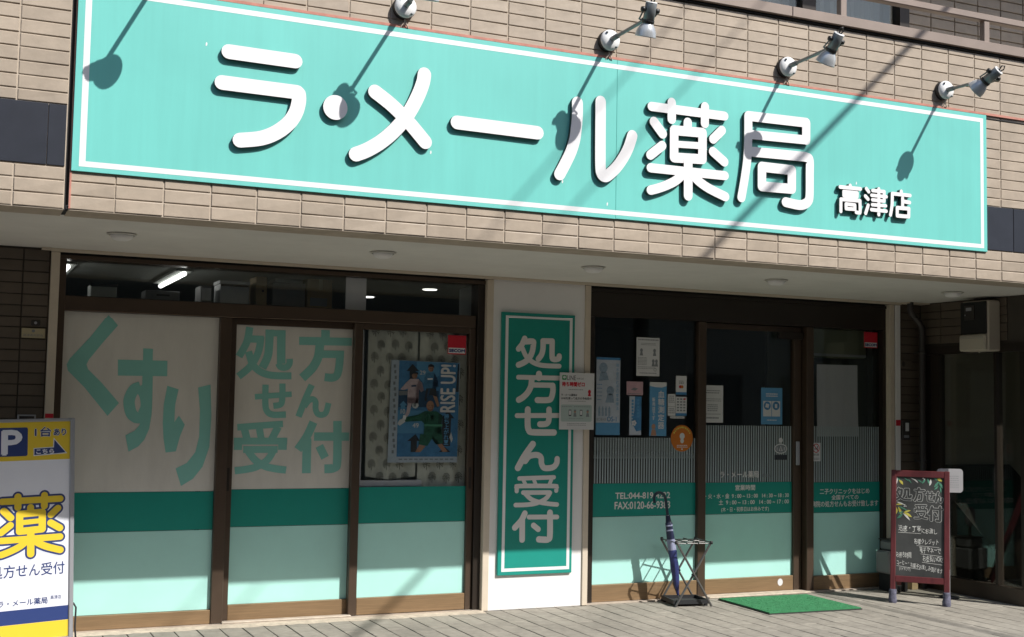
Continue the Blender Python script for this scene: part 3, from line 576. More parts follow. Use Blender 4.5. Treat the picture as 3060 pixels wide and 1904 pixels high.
obj('lobby_wall', MB().box(8.45, 8.55, -0.72, 3.0, 0, 2.498), OLIVE, st); obj('lobby_wall', MB().box(7.4, 8.449, 1.95, 2.0, 0, 2.498), OLIVE, st)  # first wall is lengthened past the facade, unseen, to block sun from the wedge
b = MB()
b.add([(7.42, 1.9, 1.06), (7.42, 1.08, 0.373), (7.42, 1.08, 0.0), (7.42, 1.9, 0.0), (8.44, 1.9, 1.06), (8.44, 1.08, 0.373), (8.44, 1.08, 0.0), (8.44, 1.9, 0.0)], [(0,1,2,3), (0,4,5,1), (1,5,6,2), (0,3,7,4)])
obj('shade_wedge', b, mat('shade_wedge_black', (0.014, 0.014, 0.012), 0.95, spec=0.0), st)  # black wedge stands in for the diagonal shadow on the inner wall

# ================================================================== white pillar
pl = thing('pillar', 'white pillar with beige edge trims between window and entrance', 'pillar', (3.53, 1.82, 0))
b = MB(); b.box(3.143, 3.924, 1.822, 2.1, 0.003, 2.498); obj('panel', b, PANEL, pl)
b = MB(); b.box(3.090, 3.142, 1.808, 2.05, 0.003, 2.476, 0, 0.003); obj('edge_trim', b, TRIM, pl)
b = MB(); b.box(3.925, 3.972, 1.808, 2.05, 0.003, 2.476, 0, 0.003); obj('edge_trim', b, TRIM, pl)

# ================================================================== shop window (left)
sf = thing('shop_window', 'bronze framed shop window with くすり lettering and sliding doors', 'shop window', (1.55, 1.9, 0))
b = MB(); b.box(0.0, 0.055, 1.800, 2.0, 0.003, 2.476, 0, 0.003); obj('edge_trim', b, TRIM, sf)
b = MB(); b.box(0.056, 3.089, 1.845, 1.99, 2.440, 2.466); obj('frame_head', b, BRONZE, sf)
b = MB(); b.box(0.056, 3.089, 1.86, 1.99, 2.467, 2.499); obj('head_gap', b, BLACK, sf)
b = MB(); b.box(0.056, 3.020, 1.855, 1.985, 2.102, 2.200, 0, 0.004); obj('transom_bar', b, BRONZE, sf)
b = MB(); b.box(0.056, 0.100, 1.85, 1.98, 0.012, 2.44, 0, 0.003); obj('jamb', b, BRONZE, sf)
b = MB(); b.box(3.032, 3.089, 1.85, 1.99, 0.012, 2.44, 0, 0.003); obj('jamb', b, BRONZE_D, sf)
b = MB(); b.box(1.116, 1.196, 1.862, 1.975, 0.012, 2.10, 0, 0.004); obj('post', b, BRONZE, sf)
b = MB(); b.box(0.056, 3.089, 1.825, 2.0, 0.001, 0.010); obj('sill', b, SILL, sf)
b = MB(); b.box(1.19, 2.10, 1.84, 1.90, 0.0105, 0.022, 0, 0.003); obj('track', b, SILL, sf)
b = MB(); b.box(0.101, 3.031, 1.915, 1.921, 2.201, 2.439); obj('transom_pane', b, GLASS, sf)
# fixed panel
fp = obj('fixed_pane', MB().box(0.101, 1.115, 1.902, 1.910, 0.105, 2.10), GLASS, sf)
obj('film_backing', MB().box(0.101, 1.115, 1.8995, 1.9015, 0.905, 2.10), FILM_B, fp)
obj('film_band', MB().box(0.101, 1.115, 1.8994, 1.9015, 0.644, 0.902), FILM_D, fp)
obj('film_band', MB().box(0.101, 1.115, 1.8995, 1.9015, 0.106, 0.641), FILM_L, fp)
for gname in ('w_ku', 'w_su', 'w_ri'): obj('letter', add_glyph(MB(), gname, 1.8985, cap=False), LINEN, fp)
obj('bottom_rail', MB().box(0.101, 1.115, 1.872, 1.935, 0.011, 0.104, 0, 0.003), RAIL, sf)
def door(parent, x0, x1, st_l, st_r, y, zt, zb, lower=True, railmat=RAIL, name='sliding_door'):
    # stiles, rails and pane; returns the pane and its front depth
    d = obj(name, MB().box(x0+st_l, x1-st_r, y+0.008, y+0.014, zb, zt), GLASS if parent is sf else GLASS_D, parent)
    obj('stile', MB().box(x0, x0+st_l, y-0.022, y+0.028, 0.012, zt+0.045, 0, 0.004), BRONZE, d)
    obj('stile', MB().box(x1-st_r, x1, y-0.022, y+0.028, 0.012, zt+0.045, 0, 0.004), BRONZE, d)
    obj('top_rail', MB().box(x0+st_l, x1-st_r, y-0.018, y+0.024, zt, zt+0.044), BRONZE, d)
    obj('bottom_rail', MB().box(x0+st_l, x1-st_r, y-0.018, y+0.024, 0.014, zb, 0, 0.003), railmat, d)
    return d
d2 = door(sf, 1.200, 2.150, 0.043, 0.058, 1.945, 2.056, 0.122)
obj('film_backing', MB().box(1.244, 2.091, 1.9505, 1.9525, 0.911, 2.055), FILM_B, d2)
obj('film_band', MB().box(1.244, 2.091, 1.9504, 1.9525, 0.652, 0.908), FILM_D, d2)
obj('film_band', MB().box(1.244, 2.091, 1.9505, 1.9525, 0.123, 0.649), FILM_L, d2)
for gname in ('w_sho', 'w_hou', 'w_se', 'w_n', 'w_juu', 'w_fu'): obj('letter', add_glyph(MB(), gname, 1.9495, cap=False, step=0.00012), LINEN, d2)
d3 = door(sf, 2.085, 3.030, 0.062, 0.050, 1.895, 2.056, 0.132)
obj('film_band', MB().box(2.148, 2.979, 1.9004, 1.9025, 0.660, 0.918), FILM_D, d3)
obj('film_band', MB().box(2.148, 2.979, 1.9005, 1.9025, 0.133, 0.657), FILM_L, d3)
obj('handle', MB().box(1.206, 1.226, 1.918, 1.924, 0.90, 1.06, 0, 0.002), BRONZE_D, d2)
obj('handle', MB().box(2.994, 3.012, 1.868, 1.874, 0.90, 1.06, 0, 0.002), BRONZE_D, d3)

# ================================================================== entrance (right)
en = thing('shop_entrance', 'dark framed entrance with sliding door, opening hours and striped film', 'entrance', (5.46, 1.9, 0))
b = MB(); b.box(6.944, 6.996, 1.808, 2.0, 0.003, 2.476, 0, 0.003); obj('edge_trim', b, TRIM, en)
b = MB(); b.box(7.006, 7.061, 1.806, 2.0, 0.003, 2.476, 0, 0.003); obj('edge_trim', b, PANEL, en)
b = MB(); b.box(3.973, 6.943, 1.86, 2.0, 2.240, 2.44); obj('frame_head', b, BRONZE_D, en)
b = MB(); b.box(3.973, 6.943, 1.85, 2.0, 2.441, 2.465); obj('head_strip', b, BRONZE_D, en)
b = MB(); b.box(3.973, 6.943, 1.87, 2.0, 2.466, 2.499); obj('head_gap', b, BLACK, en)
b = MB(); b.box(3.973, 4.038, 1.86, 1.99, 0.012, 2.239); obj('jamb', b, BRONZE_D, en)
b = MB(); b.box(6.905, 6.943, 1.86, 1.99, 0.012, 2.239); obj('jamb', b, BRONZE_D, en)
b = MB(); b.box(5.005, 5.080, 1.865, 1.935, 0.012, 2.239, 0, 0.004); obj('post', b, BRONZE, en)
b = MB(); b.box(6.092, 6.166, 1.865, 1.99, 0.012, 2.239, 0, 0.004); obj('post', b, BRONZE, en)
obj('sill', MB().box(3.973, 5.08, 1.825, 2.0, 0.001, 0.0105), SILL, en); obj('sill', MB().box(6.09, 6.943, 1.825, 2.0, 0.001, 0.0105), SILL, en)
b = MB(); b.box(5.081, 6.089, 1.80, 2.02, 0.001, 0.012, 0, 0.003); obj('door_sill', b, PLASTER, en)
def fixed(x0, x1, zt, zb):
    d = obj('fixed_pane', MB().box(x0, x1, 1.906, 1.912, zb, zt), GLASS_D, en)
    obj('bottom_rail', MB().box(x0, x1, 1.872, 1.935, 0.012, zb, 0, 0.003), RAIL, d)
    return d
def stripes(d, x0, x1, z0, z1, y):
    mb = MB(); n = int((x1-x0)/0.0232)
    for k in range(n):
        a = x0 + (x1-x0)*(k+0.25)/n; mb.rect(a, z0, a+0.0122, z1, y)
    obj('stripe_film', mb, STRIPE, d)
p1 = fixed(4.039, 5.004, 2.237, 0.142)
obj('film_band', MB().box(4.039, 5.004, 1.9034, 1.9055, 0.666, 0.924), FILM_D, p1)
obj('film_band', MB().box(4.039, 5.004, 1.9035, 1.9055, 0.143, 0.663), FILM_L, p1)
stripes(p1, 4.039, 5.004, 0.926, 1.285, 1.905)
text('TEL:044-819-4222', 4.261, 0.803, 4.763, 0.851, 1.9025, PLETTER, p1, bold=0.0016)
text('FAX:0120-66-9383', 4.256, 0.722, 4.764, 0.779, 1.9025, PLETTER, p1, bold=0.0016)
sd = door(en, 5.082, 6.084, 0.024, 0.082, 1.950, 2.190, 0.134)
obj('film_band', MB().box(5.106, 6.002, 1.9554, 1.9575, 0.660, 0.918), FILM_D, sd)
obj('film_band', MB().box(5.106, 6.002, 1.9555, 1.9575, 0.135, 0.657), FILM_L, sd)
stripes(sd, 5.106, 6.002, 0.920, 1.390, 1.957)
text('ラ・メール薬局', 5.277, 0.957, 5.663, 1.011, 1.9545, PLETTER, sd, bold=0.001)
text('高津店', 5.694, 0.958, 5.785, 0.988, 1.9545, INK_G, sd)
text('営業時間', 5.429, 0.852, 5.626, 0.897, 1.9545, PLETTER, sd, bold=0.0012)
text('月・火・水・金  9 : 00 ~ 13 : 00   14 : 30 ~ 18 : 30', 5.075, 0.787, 5.972, 0.828, 1.9545, PLETTER, sd, bold=0.001)
text('土  9 : 00 ~ 13 : 00   14 : 00 ~ 17 : 00', 5.266, 0.736, 5.972, 0.776, 1.9545, PLETTER, sd, bold=0.001)
text('(木・日・祝祭日はお休みです)', 5.291, 0.672, 5.766, 0.715, 1.9545, PLETTER, sd, bold=0.0006)
obj('handle', MB().box(6.021, 6.057, 1.914, 1.928, 1.061, 1.262, 0, 0.004), GREY, sd)
obj('round_seal', MB().disc(5.868, 0.083, 0.026, 0.030, 1.9308), PAPER, sd)
p3 = fixed(6.168, 6.904, 2.237, 0.127)
obj('film_band', MB().box(6.168, 6.904, 1.9034, 1.9055, 0.657, 0.914), FILM_D, p3)
obj('film_band', MB().box(6.168, 6.904, 1.9035, 1.9055, 0.128, 0.654), FILM_L, p3)
stripes(p3, 6.168, 6.904, 0.916, 1.393, 1.905)
text('二子クリニックをはじめ', 6.258, 0.813, 6.792, 0.858, 1.9025, PLETTER, p3, bold=0.001)
text('全国すべての', 6.382, 0.764, 6.671, 0.805, 1.9025, PLETTER, p3, bold=0.001)
text('病院の処方せんもお受け致します', 6.169, 0.704, 6.889, 0.755, 1.9025, PLETTER, p3, bold=0.001)
# rough mortar strip along the wall foot
b = MB(); rr = random.Random(3); xs = [0.1+0.05*k for k in range(61)]
v = []
for x in xs: v += [(x, 1.83, 0.0), (x, 1.83, 0.009), (x, 1.80-rr.uniform(0, 0.012), 0.006), (x, 1.745-rr.uniform(0, 0.03), 0.0004)]
b.add(v, [(4*i+k, 4*i+k+1, 4*i+k+5, 4*i+k+4) for i in range(len(xs)-1) for k in range(3)])
obj('mortar_strip', b, PLASTER, pavement)

# ================================================================== long turquoise sign
sg = thing('shop_sign', 'long turquoise fascia sign reading ラ・メール薬局 高津店 in raised white letters', 'sign', (3.08, -0.03, 2.697))
SX0, SX1, SZ0, SZ1, SY = -0.044, 6.247, 2.703, 3.709, -0.014
SEAM = 3.165
obj('panel', MB().box(SX0, SEAM-0.0004, SY, 0.004, SZ0, SZ1, 0, 0.0008), TEAL, sg)
obj('panel', MB().box(SEAM+0.0004, SX1, SY, 0.004, SZ0, SZ1, 0, 0.003), TEAL, sg)
a0, a1, c0, c1, bw_ = SX0+0.036, SX1-0.034, SZ0+0.025, SZ1-0.028, 0.029
b = MB(); y = SY-0.0006
for (x0, z0, x1, z1) in ((a0, c0, a1, c0+bw_), (a0, c1-bw_, a1, c1), (a0, c0+bw_, a0+bw_+.003, c1-bw_), (a1-bw_, c0+bw_, a1, c1-bw_)): b.rect(x0, z0, x1, z1, y)
obj('border_line', b, WHITE, sg)
for cx, cz in ((1.93, 2.998), (2.792, 2.905), (3.105, 2.792), (0.62, 3.46), (5.05, 3.10)): obj('paint_chip', MB().poly([(cx-.004, cz-.010), (cx+.003, cz-.011), (cx+.006, cz+.002), (cx+.002, cz+.011), (cx-.003, cz+.006)], SY-.0008), WHITE, sg)
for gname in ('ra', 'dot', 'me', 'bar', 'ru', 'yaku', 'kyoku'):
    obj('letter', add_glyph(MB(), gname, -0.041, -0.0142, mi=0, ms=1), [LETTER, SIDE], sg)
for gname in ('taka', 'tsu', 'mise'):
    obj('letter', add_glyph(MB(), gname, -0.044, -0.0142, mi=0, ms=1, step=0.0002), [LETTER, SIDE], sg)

# ================================================================== spot lamps over the sign
def lamp(x, z, lab, dx, dz, tilt, L=0.43, roll=0.0):
    t = thing('spot_lamp', lab, 'lamp', (x, 0, z), group='arm spot lamps above the sign')
    B = Vector((x, 0, z)); A = Vector((x+dx, -L, z+dz)); ad = (A-B).normalized()
    b = MB(); b.lathe([(0.001, 0.072), (0.030, 0.070), (0.054, 0.062), (0.063, 0.052), (0.066, 0.046), (0.066, 0.036)], B, (0, -1, 0), 28); obj('wall_base', b, LAMPW, t)
    obj('base_ring', MB().lathe([(0.0655, 0.0355), (0.068, 0.034), (0.068, 0.001)], B, (0, -1, 0), 28), LAMPB, t)
    for sx, sz in ((-0.036, 0.040), (0.030, -0.046)): obj('screw', MB().lathe([(0.001, 0.073), (0.007, 0.072), (0.007, 0.060)], B+Vector((sx, 0, sz)), (0, -1, 0), 10), LAMPG, t)
    b = MB(); b.lathe([(0.017, 0.0), (0.017, 0.075), (0.013, 0.080)], B+ad*0.062, ad, 14); obj('arm_socket', b, LAMPG, t)
    b = MB(); b.tube([B+ad*0.08, B+ad*0.2, A], 0.0115, 12); obj('arm', b, LAMPG, t)
    hd = Vector((roll, math.sin(tilt), -math.cos(tilt))).normalized()      # the way the lamp points
    side = hd.cross(Vector((0, -1, 0.0))).normalized()
    if side.length < 0.1: side = Vector((1, 0, 0))
    H = A + ad*0.055 - hd*0.035                                   # middle of the lamp holder
    b = MB(); b.lathe([(0.001, -0.055), (0.030, -0.055), (0.0345, -0.050), (0.0345, 0.052), (0.028, 0.054)], H, hd, 20); obj('holder', b, LAMPG, t)
    b = MB(); b.lathe([(0.022, -0.0562), (0.034, -0.0556), (0.0355, -0.050)], H, hd, 20); obj('holder_cap', b, LAMPW, t)
    b = MB(); b.lathe([(0.036, 0.050), (0.0375, 0.055), (0.0375, 0.068), (0.030, 0.070)], H, hd, 20); obj('collar', b, LAMPB, t)
    b = MB(); b.lathe([(0.032, 0.068), (0.038, 0.078), (0.050, 0.095), (0.059, 0.118), (0.063, 0.142), (0.0645, 0.148), (0.061, 0.146), (0.052, 0.120), (0.040, 0.095), (0.01, 0.080)], H, hd, 24); obj('shade', b, LAMPS, t)
    b = MB(); b.lathe([(0.001, 0.085), (0.030, 0.098), (0.048, 0.126), (0.050, 0.138), (0.001, 0.146)], H, hd, 20); obj('bulb', b, LAMPW, t)
    for s in (-1, 1): obj('yoke_arm', MB().tube([A - ad*0.01, A + ad*0.01 + side*s*0.040, H + side*s*0.048 + hd*0.01, H + side*s*0.044 - hd*0.012], 0.0055, 6), LAMPG, t)
    for s in (-1, 1): obj('knob', MB().lathe([(0.001, 0.060), (0.015, 0.058), (0.017, 0.045), (0.013, 0.036)], H - hd*0.008, side*s, 8), LAMPB, t)
    q = H - hd*0.056
    b = MB(); b.tube([q, q-hd*0.03+side*0.012, q-hd*0.042-side*0.004, q-hd*0.02-side*0.02, A+ad*0.0+Vector((0, 0.0, 0.03))-side*0.02, A-ad*0.03+Vector((0, 0, 0.018))], 0.0045, 7); obj('cord', b, LAMPB, t)
    b = MB(); b.tube([B+Vector((0.004, -0.02, -0.064)), B+Vector((0.004, -0.022, -0.085)), B+Vector((-0.012, -0.02, -0.105)), B+Vector((-0.018, -0.012, -0.118))], 0.0038, 6); obj('wire', b, WIRE, t)
    b = MB(); b.tube([B+Vector((0.006, -0.02, -0.064)), B+Vector((0.008, -0.022, -0.085)), B+Vector((0.018, -0.024, -0.104)), B+Vector((0.028, -0.015, -0.116))], 0.0038, 6); obj('wire', b, WIRE, t)
    return t
lamp(0.385, 3.835, 'spot lamp off the top left, known by its shadow near the sign edge', 0.0, 0.0, 0.75, L=0.48)
lamp(1.745, 3.829, 'spot lamp over メ, its head cut off by the picture top', -0.03, 0.005, 0.30, L=0.475)
lamp(3.098, 3.820, 'spot lamp with upright head over the ル of the sign', -0.005, 0.008, 0.35, L=0.465)
lamp(4.456, 3.829, 'spot lamp whose shadow falls on the 局 of the sign', -0.015, 0.008, 0.62, roll=-0.1, L=0.47)
lamp(5.836, 3.840, 'rightmost spot lamp, its head tipped sideways towards the wall', -0.065, -0.035, 0.98, roll=-0.30, L=0.455)

# ================================================================== overhead cables
def cable(lab, P, D, back, front, r):
    P = Vector(P); D = Vector(D).normalized(); pts = []
    for k in range(25):
        s = -back + (back+front)*k/24; pts.append(P + D*s)
    return tag(obj('overhead_cable', MB().tube(pts, r, 8), CABLE), lab, 'cable', 'overhead cables')
cable('thick overhead cable above the street casting the dark diagonal shadow on the sign', (7.164, -2.5, 7.125), (0.612, 1, 0), 12.2, 2.93, 0.021)
cable('thin overhead cable casting the faint shadow left of ル', (6.25, -6.0, 9.84), (0.383, 1, 0), 7.5, 6.3, 0.008)
cable('thin overhead cable casting the faint shadow on the top bar of 薬', (6.785, -5.37, 9.665), (0.475, 1, 0), 8.4, 5.9, 0.008)
cable('overhead cable above the chalkboard casting a long soft shadow on the paving', (10.99, -7.57, 9.28), (0.0, 1, 0), 5.4, 7.5, 0.022)

# ================================================================== sign on the pillar
ps = thing('pillar_sign', 'tall green pillar sign reading 処方せん受付 with a white border line', 'sign', (3.52, 1.8, 0.258))
obj('panel', MB().box(3.209, 3.829, 1.800, 1.8215, 0.258, 2.237, 0, 0.003), GREEN, ps)
b = MB(); x0, x1, z0, z1, w_, y = 3.240, 3.807, 0.286, 2.211, 0.024, 1.7992
for q in ((x0, z0, x1, z0+w_), (x0, z1-w_, x1, z1), (x0, z0+w_, x0+w_, z1-w_), (x1-w_, z0+w_, x1, z1-w_)): b.rect(*q, y)
obj('border_line', b, WHITE, ps)
for gname in ('sho', 'hou', 'se', 'n', 'juu', 'fu'): obj('letter', add_glyph(MB(), gname, 1.7985, 1.7999, step=0.00015), PLETTER, ps)

# ================================================================== paper and stickers
def sheet(name, x0, z0, x1, z1, y, m, lab, cat, th=0.0012, group=None):
    return tag(obj(name, MB().box(x0, x1, y, y+th, z0, z1), m), lab, cat, group)
def lines(mb, x0, x1, z, n, dz, y, h=0.004, mi=0, seed=1, lo=0.5):
    r = random.Random(seed)
    for k in range(n):
        zz = z-k*dz; x = x0
        while x < x1-0.004:
            w = min(r.uniform(0.006, 0.018), x1-x); mb.rect(x, zz, x+w, zz+h, y, mi); x += w+0.0035
    return mb
Y0 = 1.7800
ln = sheet('messaging_notice', 3.694, 1.348, 3.993, 1.784, Y0, PAPER, 'white LINE notice taped over right edge of the green pillar sign', 'notice', 0.002)
y = Y0-0.0004
obj('app_icon', MB().poly([(3.718, 1.728), (3.748, 1.728), (3.752, 1.732), (3.752, 1.760), (3.748, 1.764), (3.718, 1.764), (3.714, 1.760), (3.714, 1.732)], y), LGREEN, ln)
obj('speech_bubble', MB().disc(3.733, 1.748, 0.012, 0.010, y-0.0003), PAPER, ln)
text('LINE', 3.758, 1.727, 3.832, 1.763, y, INK, ln)
text('を使えば', 3.838, 1.733, 3.900, 1.747, y, INK, ln)
text('待ち時間ゼロ', 3.714, 1.679, 3.908, 1.713, y, RED, ln, bold=0.0018)
b = lines(MB(), 3.770, 3.900, 1.652, 1, .02, y, 0.005, 0, 3); obj('small_print', b, INK_G, ln)
text('ラ・メール薬局は', 3.708, 1.604, 3.845, 1.622, y, INK, ln, bold=0.0005)
text('LINEを使って処方の予約受付', 3.708, 1.578, 3.970, 1.597, y, INK, ln, bold=0.0005)
b = lines(MB(), 3.770, 3.92, 1.564, 1, .02, y, 0.004, 0, 4); obj('small_print', b, INK_G, ln)
obj('step_box', MB().poly([(3.715, 1.409), (3.965, 1.409), (3.974, 1.418), (3.974, 1.530), (3.965, 1.539), (3.715, 1.539), (3.706, 1.530), (3.706, 1.418)], y), MINTB, ln)
b = MB()
for cx in (3.785, 3.881): b.rect(cx-.011, 1.452, cx+.011, 1.500, y-.0004)
obj('phone_icon', b, INK, ln)
b = MB()
for cx in (3.785, 3.881): b.rect(cx-.008, 1.460, cx+.008, 1.494, y-.0007)
obj('phone_screen', b, PAPER, ln)
b = MB()
for cx in (3.828, 3.938): b.disc(cx, 1.487, .010, .011, y-.0004, n=14)
obj('head_icon', b, SKIN, ln)
b = MB()
for cx in (3.828, 3.938): b.poly([(cx-.014, 1.447), (cx+.014, 1.447), (cx+.009, 1.475), (cx-.009, 1.475)], y-.0004)
b.poly([(3.818, 1.488), (3.838, 1.488), (3.836, 1.501), (3.820, 1.501)], y-.0007); b.poly([(3.928, 1.490), (3.948, 1.490), (3.946, 1.501), (3.930, 1.501)], y-.0007)
obj('body_icon', b, INK_G, ln)
b = MB(); b.disc(3.952, 1.640, .013, .016, y, n=14); b.poly([(3.938, 1.606), (3.966, 1.606), (3.960, 1.628), (3.944, 1.628)], y); obj('figure_icon', b, RED, ln)
b = lines(MB(), 3.762, 3.93, 1.392, 2, .012, y, 0.004, 0, 8); lines(b, 3.775, 3.90, 1.432, 1, .01, y-.0004, .003, 0, 9); lines(b, 3.715, 3.80, 1.522, 1, .01, y-.0004, .004, 0, 10); lines(b, 3.82, 3.96, 1.522, 1, .01, y-.0004, .004, 0, 11); obj('small_print', b, INK_G, ln)

def alarm(lab, x0, z0, x1, z1, y):
    t = tag(obj('alarm_sticker', MB().box(x0, x1, y, y+.001, z0, z1), RED), lab, 'sticker', 'red security stickers')
    h = (z1-z0)*0.34
    obj('white_strip', MB().rect(x0+.006, z0+.008, x1-.006, z0+h, y-.0004), PAPER, t)
    text('SECOM', x0+.011, z0+.017, x1-.010, z0+h-.010, y-.0008, NAVY, t, bold=0.0022)
    return t
alarm('red SECOM sticker on the curtained sliding door', 2.814, 1.899, 2.961, 2.041, 1.8985)
alarm('red SECOM sticker high on the entrance pane beside the jamb', 6.738, 2.085, 6.886, 2.224, 1.9035)

# ---- football poster behind the pane
def U(x, y): return (2.380 + (x-482)*0.533/423, 1.844 - (y-705)*0.751/665)
YP = 1.915
po = thing('football_poster', 'blue football poster reading RISE UP! taped behind the window pane', 'poster', (2.646, YP, 1.093))
obj('sheet', MB().poly([U(482, 705), U(912, 712), U(905, 1370), U(472, 1370)][::-1], YP, 0, YP+.001), PAPER_B, po)
def pp(name, pts, m, k=1): return obj(name, MB().poly([U(*p) for p in pts], YP-0.0005*k), m, po)
pp('blue_field', [(530, 708), (908, 714), (905, 1332), (526, 1332)], BLUE, 1)
pp('dark_field', [(530, 900), (780, 900), (780, 1010), (530, 1010)], mat('print_deep_blue', (0.02, 0.07, 0.15), 0.6), 2)
pp('stand_blur', [(530, 905), (640, 905), (640, 930), (530, 935)], INK_G, 2.5); pp('glow_field', [(640, 712), (780, 712), (780, 800), (690, 860), (640, 800)], BLUE_L, 2)
pp('pale_field', [(527, 1032), (690, 1032), (690, 1180), (527, 1180)], BLUE_L, 2)
for a in ([(612, 728), (655, 775), (632, 775), (632, 850), (595, 850), (595, 775), (575, 775)], [(640, 1185), (668, 1230), (650, 1230), (650, 1302), (612, 1302), (612, 1230), (590, 1230)],
          [(842, 1028), (882, 1080), (862, 1080), (858, 1262), (802, 1262), (806, 1080), (798, 1080)], [(824, 1266), (862, 1302), (788, 1302)], [(898, 720), (906, 720), (906, 905), (888, 905)]):
    pp('arrow', a, INK, 3)
pp('arrow', [(560, 970), (585, 1000), (572, 1000), (572, 1030), (545, 1030), (545, 1000), (535, 1000)], BLUE_L, 3)
# players printed on the poster
fig = MB()
def fp_(pts, mi, k): fig.poly([U(*p) for p in pts], YP-0.0005*k, mi)
def fd_(x, y, rx, ry, mi, k): c = U(x, y); fig.disc(c[0], c[1], rx*.00126, ry*.00113, YP-0.0005*k, mi, 16)
fp_([(600, 826), (650, 826), (672, 850), (684, 900), (668, 912), (655, 890), (652, 985), (584, 985), (586, 890), (560, 900), (540, 896), (575, 850)], 0, 5)
fp_([(588, 985), (612, 985), (600, 1050), (575, 1092), (556, 1092), (580, 1040)], 0, 5); fp_([(620, 985), (648, 985), (640, 1020), (618, 1012)], 0, 5)
fd_(626, 803, 17, 22, 1, 6); fp_([(606, 800), (608, 782), (628, 776), (648, 784), (648, 800), (640, 792), (616, 792)], 2, 7)
fp_([(702, 782), (750, 782), (768, 820), (778, 872), (764, 874), (760, 886), (702, 886), (696, 860), (684, 862), (688, 815)], 3, 5)
fp_([(700, 886), (762, 886), (768, 940), (740, 930), (722, 930), (700, 972), (690, 960)], 2, 5); fp_([(742, 930), (768, 938), (786, 1000), (772, 1005)], 1, 5)
fd_(727, 757, 17, 20, 1, 6); fp_([(708, 752), (710, 732), (728, 724), (746, 734), (748, 752), (738, 744), (716, 744)], 2, 7)
fd_(634, 996, 20, 22, 5, 8)
fp_([(695, 1035), (768, 1035), (806, 1062), (800, 1130), (806, 1185), (690, 1185), (694, 1120), (676, 1100), (572, 1106), (566, 1078), (650, 1060)], 4, 9)
fp_([(668, 1185), (806, 1185), (812, 1245), (768, 1252), (742, 1215), (714, 1262), (660, 1252)], 4, 10)
fp_([(664, 1254), (704, 1262), (672, 1302), (640, 1302)], 1, 10); fp_([(776, 1252), (806, 1248), (842, 1298), (812, 1302)], 1, 10)
fd_(727, 1000, 24, 34, 1, 11); fp_([(566, 1078), (574, 1106), (540, 1132), (526, 1120), (536, 1096)], 5, 10); fp_([(862, 1170), (874, 1215), (866, 1240), (852, 1205)], 5, 10)
# shaded folds, hair, faces and kit marks of the printed players
fp_([(650, 835), (672, 850), (684, 900), (668, 912), (655, 890), (652, 985), (634, 985), (640, 890)], 6, 12); fp_([(584, 950), (652, 950), (652, 985), (584, 985)], 6, 12); fp_([(606, 868), (636, 866), (636, 876), (606, 878)], 7, 13); fp_([(560, 1062), (580, 1066), (576, 1092), (556, 1092)], 5, 13)
fp_([(748, 786), (768, 820), (778, 872), (764, 874), (758, 886), (738, 886), (744, 830)], 7, 12); fp_([(706, 820), (738, 818), (738, 828), (706, 830)], 5, 13); fp_([(714, 890), (724, 890), (712, 950), (702, 950)], 7, 13)
fp_([(780, 1045), (806, 1062), (800, 1130), (806, 1185), (770, 1185), (778, 1110)], 8, 12); fp_([(700, 1060), (722, 1050), (716, 1120), (698, 1150)], 9, 12); fp_([(728, 1062), (758, 1058), (750, 1088), (732, 1092)], 8, 12); fp_([(580, 1080), (650, 1066), (676, 1080), (600, 1096)], 9, 12); fp_([(742, 1192), (760, 1210), (790, 1248), (768, 1252), (742, 1215)], 8, 12); fp_([(690, 1120), (806, 1120), (806, 1134), (690, 1134)], 9, 13)
for cx, cy_, w_ in ((626, 803, 5), (727, 757, 5), (727, 1000, 8)):
    fd_(cx-w_, cy_-2, 2.6, 2.0, 2, 14); fd_(cx+w_, cy_-2, 2.6, 2.0, 2, 14); fp_([(cx-w_*.7, cy_+10), (cx+w_*.7, cy_+10), (cx+w_*.5, cy_+13), (cx-w_*.5, cy_+13)], 10, 14); fp_([(cx+w_*1.2, cy_-12), (cx+w_*2.4, cy_-4), (cx+w_*2.0, cy_+14), (cx+w_*1.2, cy_+18)], 10, 13)
fp_([(708, 1014), (727, 1024), (746, 1014), (742, 1030), (727, 1037), (712, 1030)], 10, 13)
for k in range(4): fd_(626+8*(k % 2), 990+12*(k//2), 4, 4, 2, 14)
obj('printed_players', fig, [KIT_P, SKIN, INK, KIT_B, KIT_G, PAPER, mat('print_pink_fold', (0.40, 0.29, 0.33), .7), mat('print_navy_fold', (0.02, 0.06, 0.13), .7), mat('print_green_fold', (0.008, 0.055, 0.035), .7), mat('print_green_pale', (0.05, 0.22, 0.14), .7), mat('print_skin_fold', (0.24, 0.12, 0.08), .7)], po)
def ptext(s, a, b_, m, k, **kw):
    p = U(*a); q = U(*b_); return text(s, p[0], q[1], q[0], p[1], YP-0.0005*k, m, po, **kw)
ptext('RISE UP!', (790, 728), (882, 1038), PAPER, 13, rot=1, bold=0.003)
ptext('29', (658, 770), (693, 796), PAPER, 6, bold=0.001); ptext('10', (545, 1024), (572, 1054), PAPER, 6, bold=0.001); ptext('49', (620, 1114), (658, 1143), PAPER, 6, bold=0.001)
p_, q_ = U(816, 1050), U(846, 1256); vtext('勝ち上がれ！', p_[0], q_[1], q_[0], p_[1], YP-.006, BLUE_L, po, bold=0.0008)
b = MB()
for k in range(16):
    p = U(496+4*(k % 3), 735+37*k); b.rect(p[0], p[1]-0.024, p[0]+0.016, p[1], YP-0.0005)
for k in range(11):
    p = U(540+32*k, 1345); b.rect(p[0], p[1]-0.008, p[0]+0.026, p[1], YP-0.0005)
obj('small_print', b, INK_G, po)

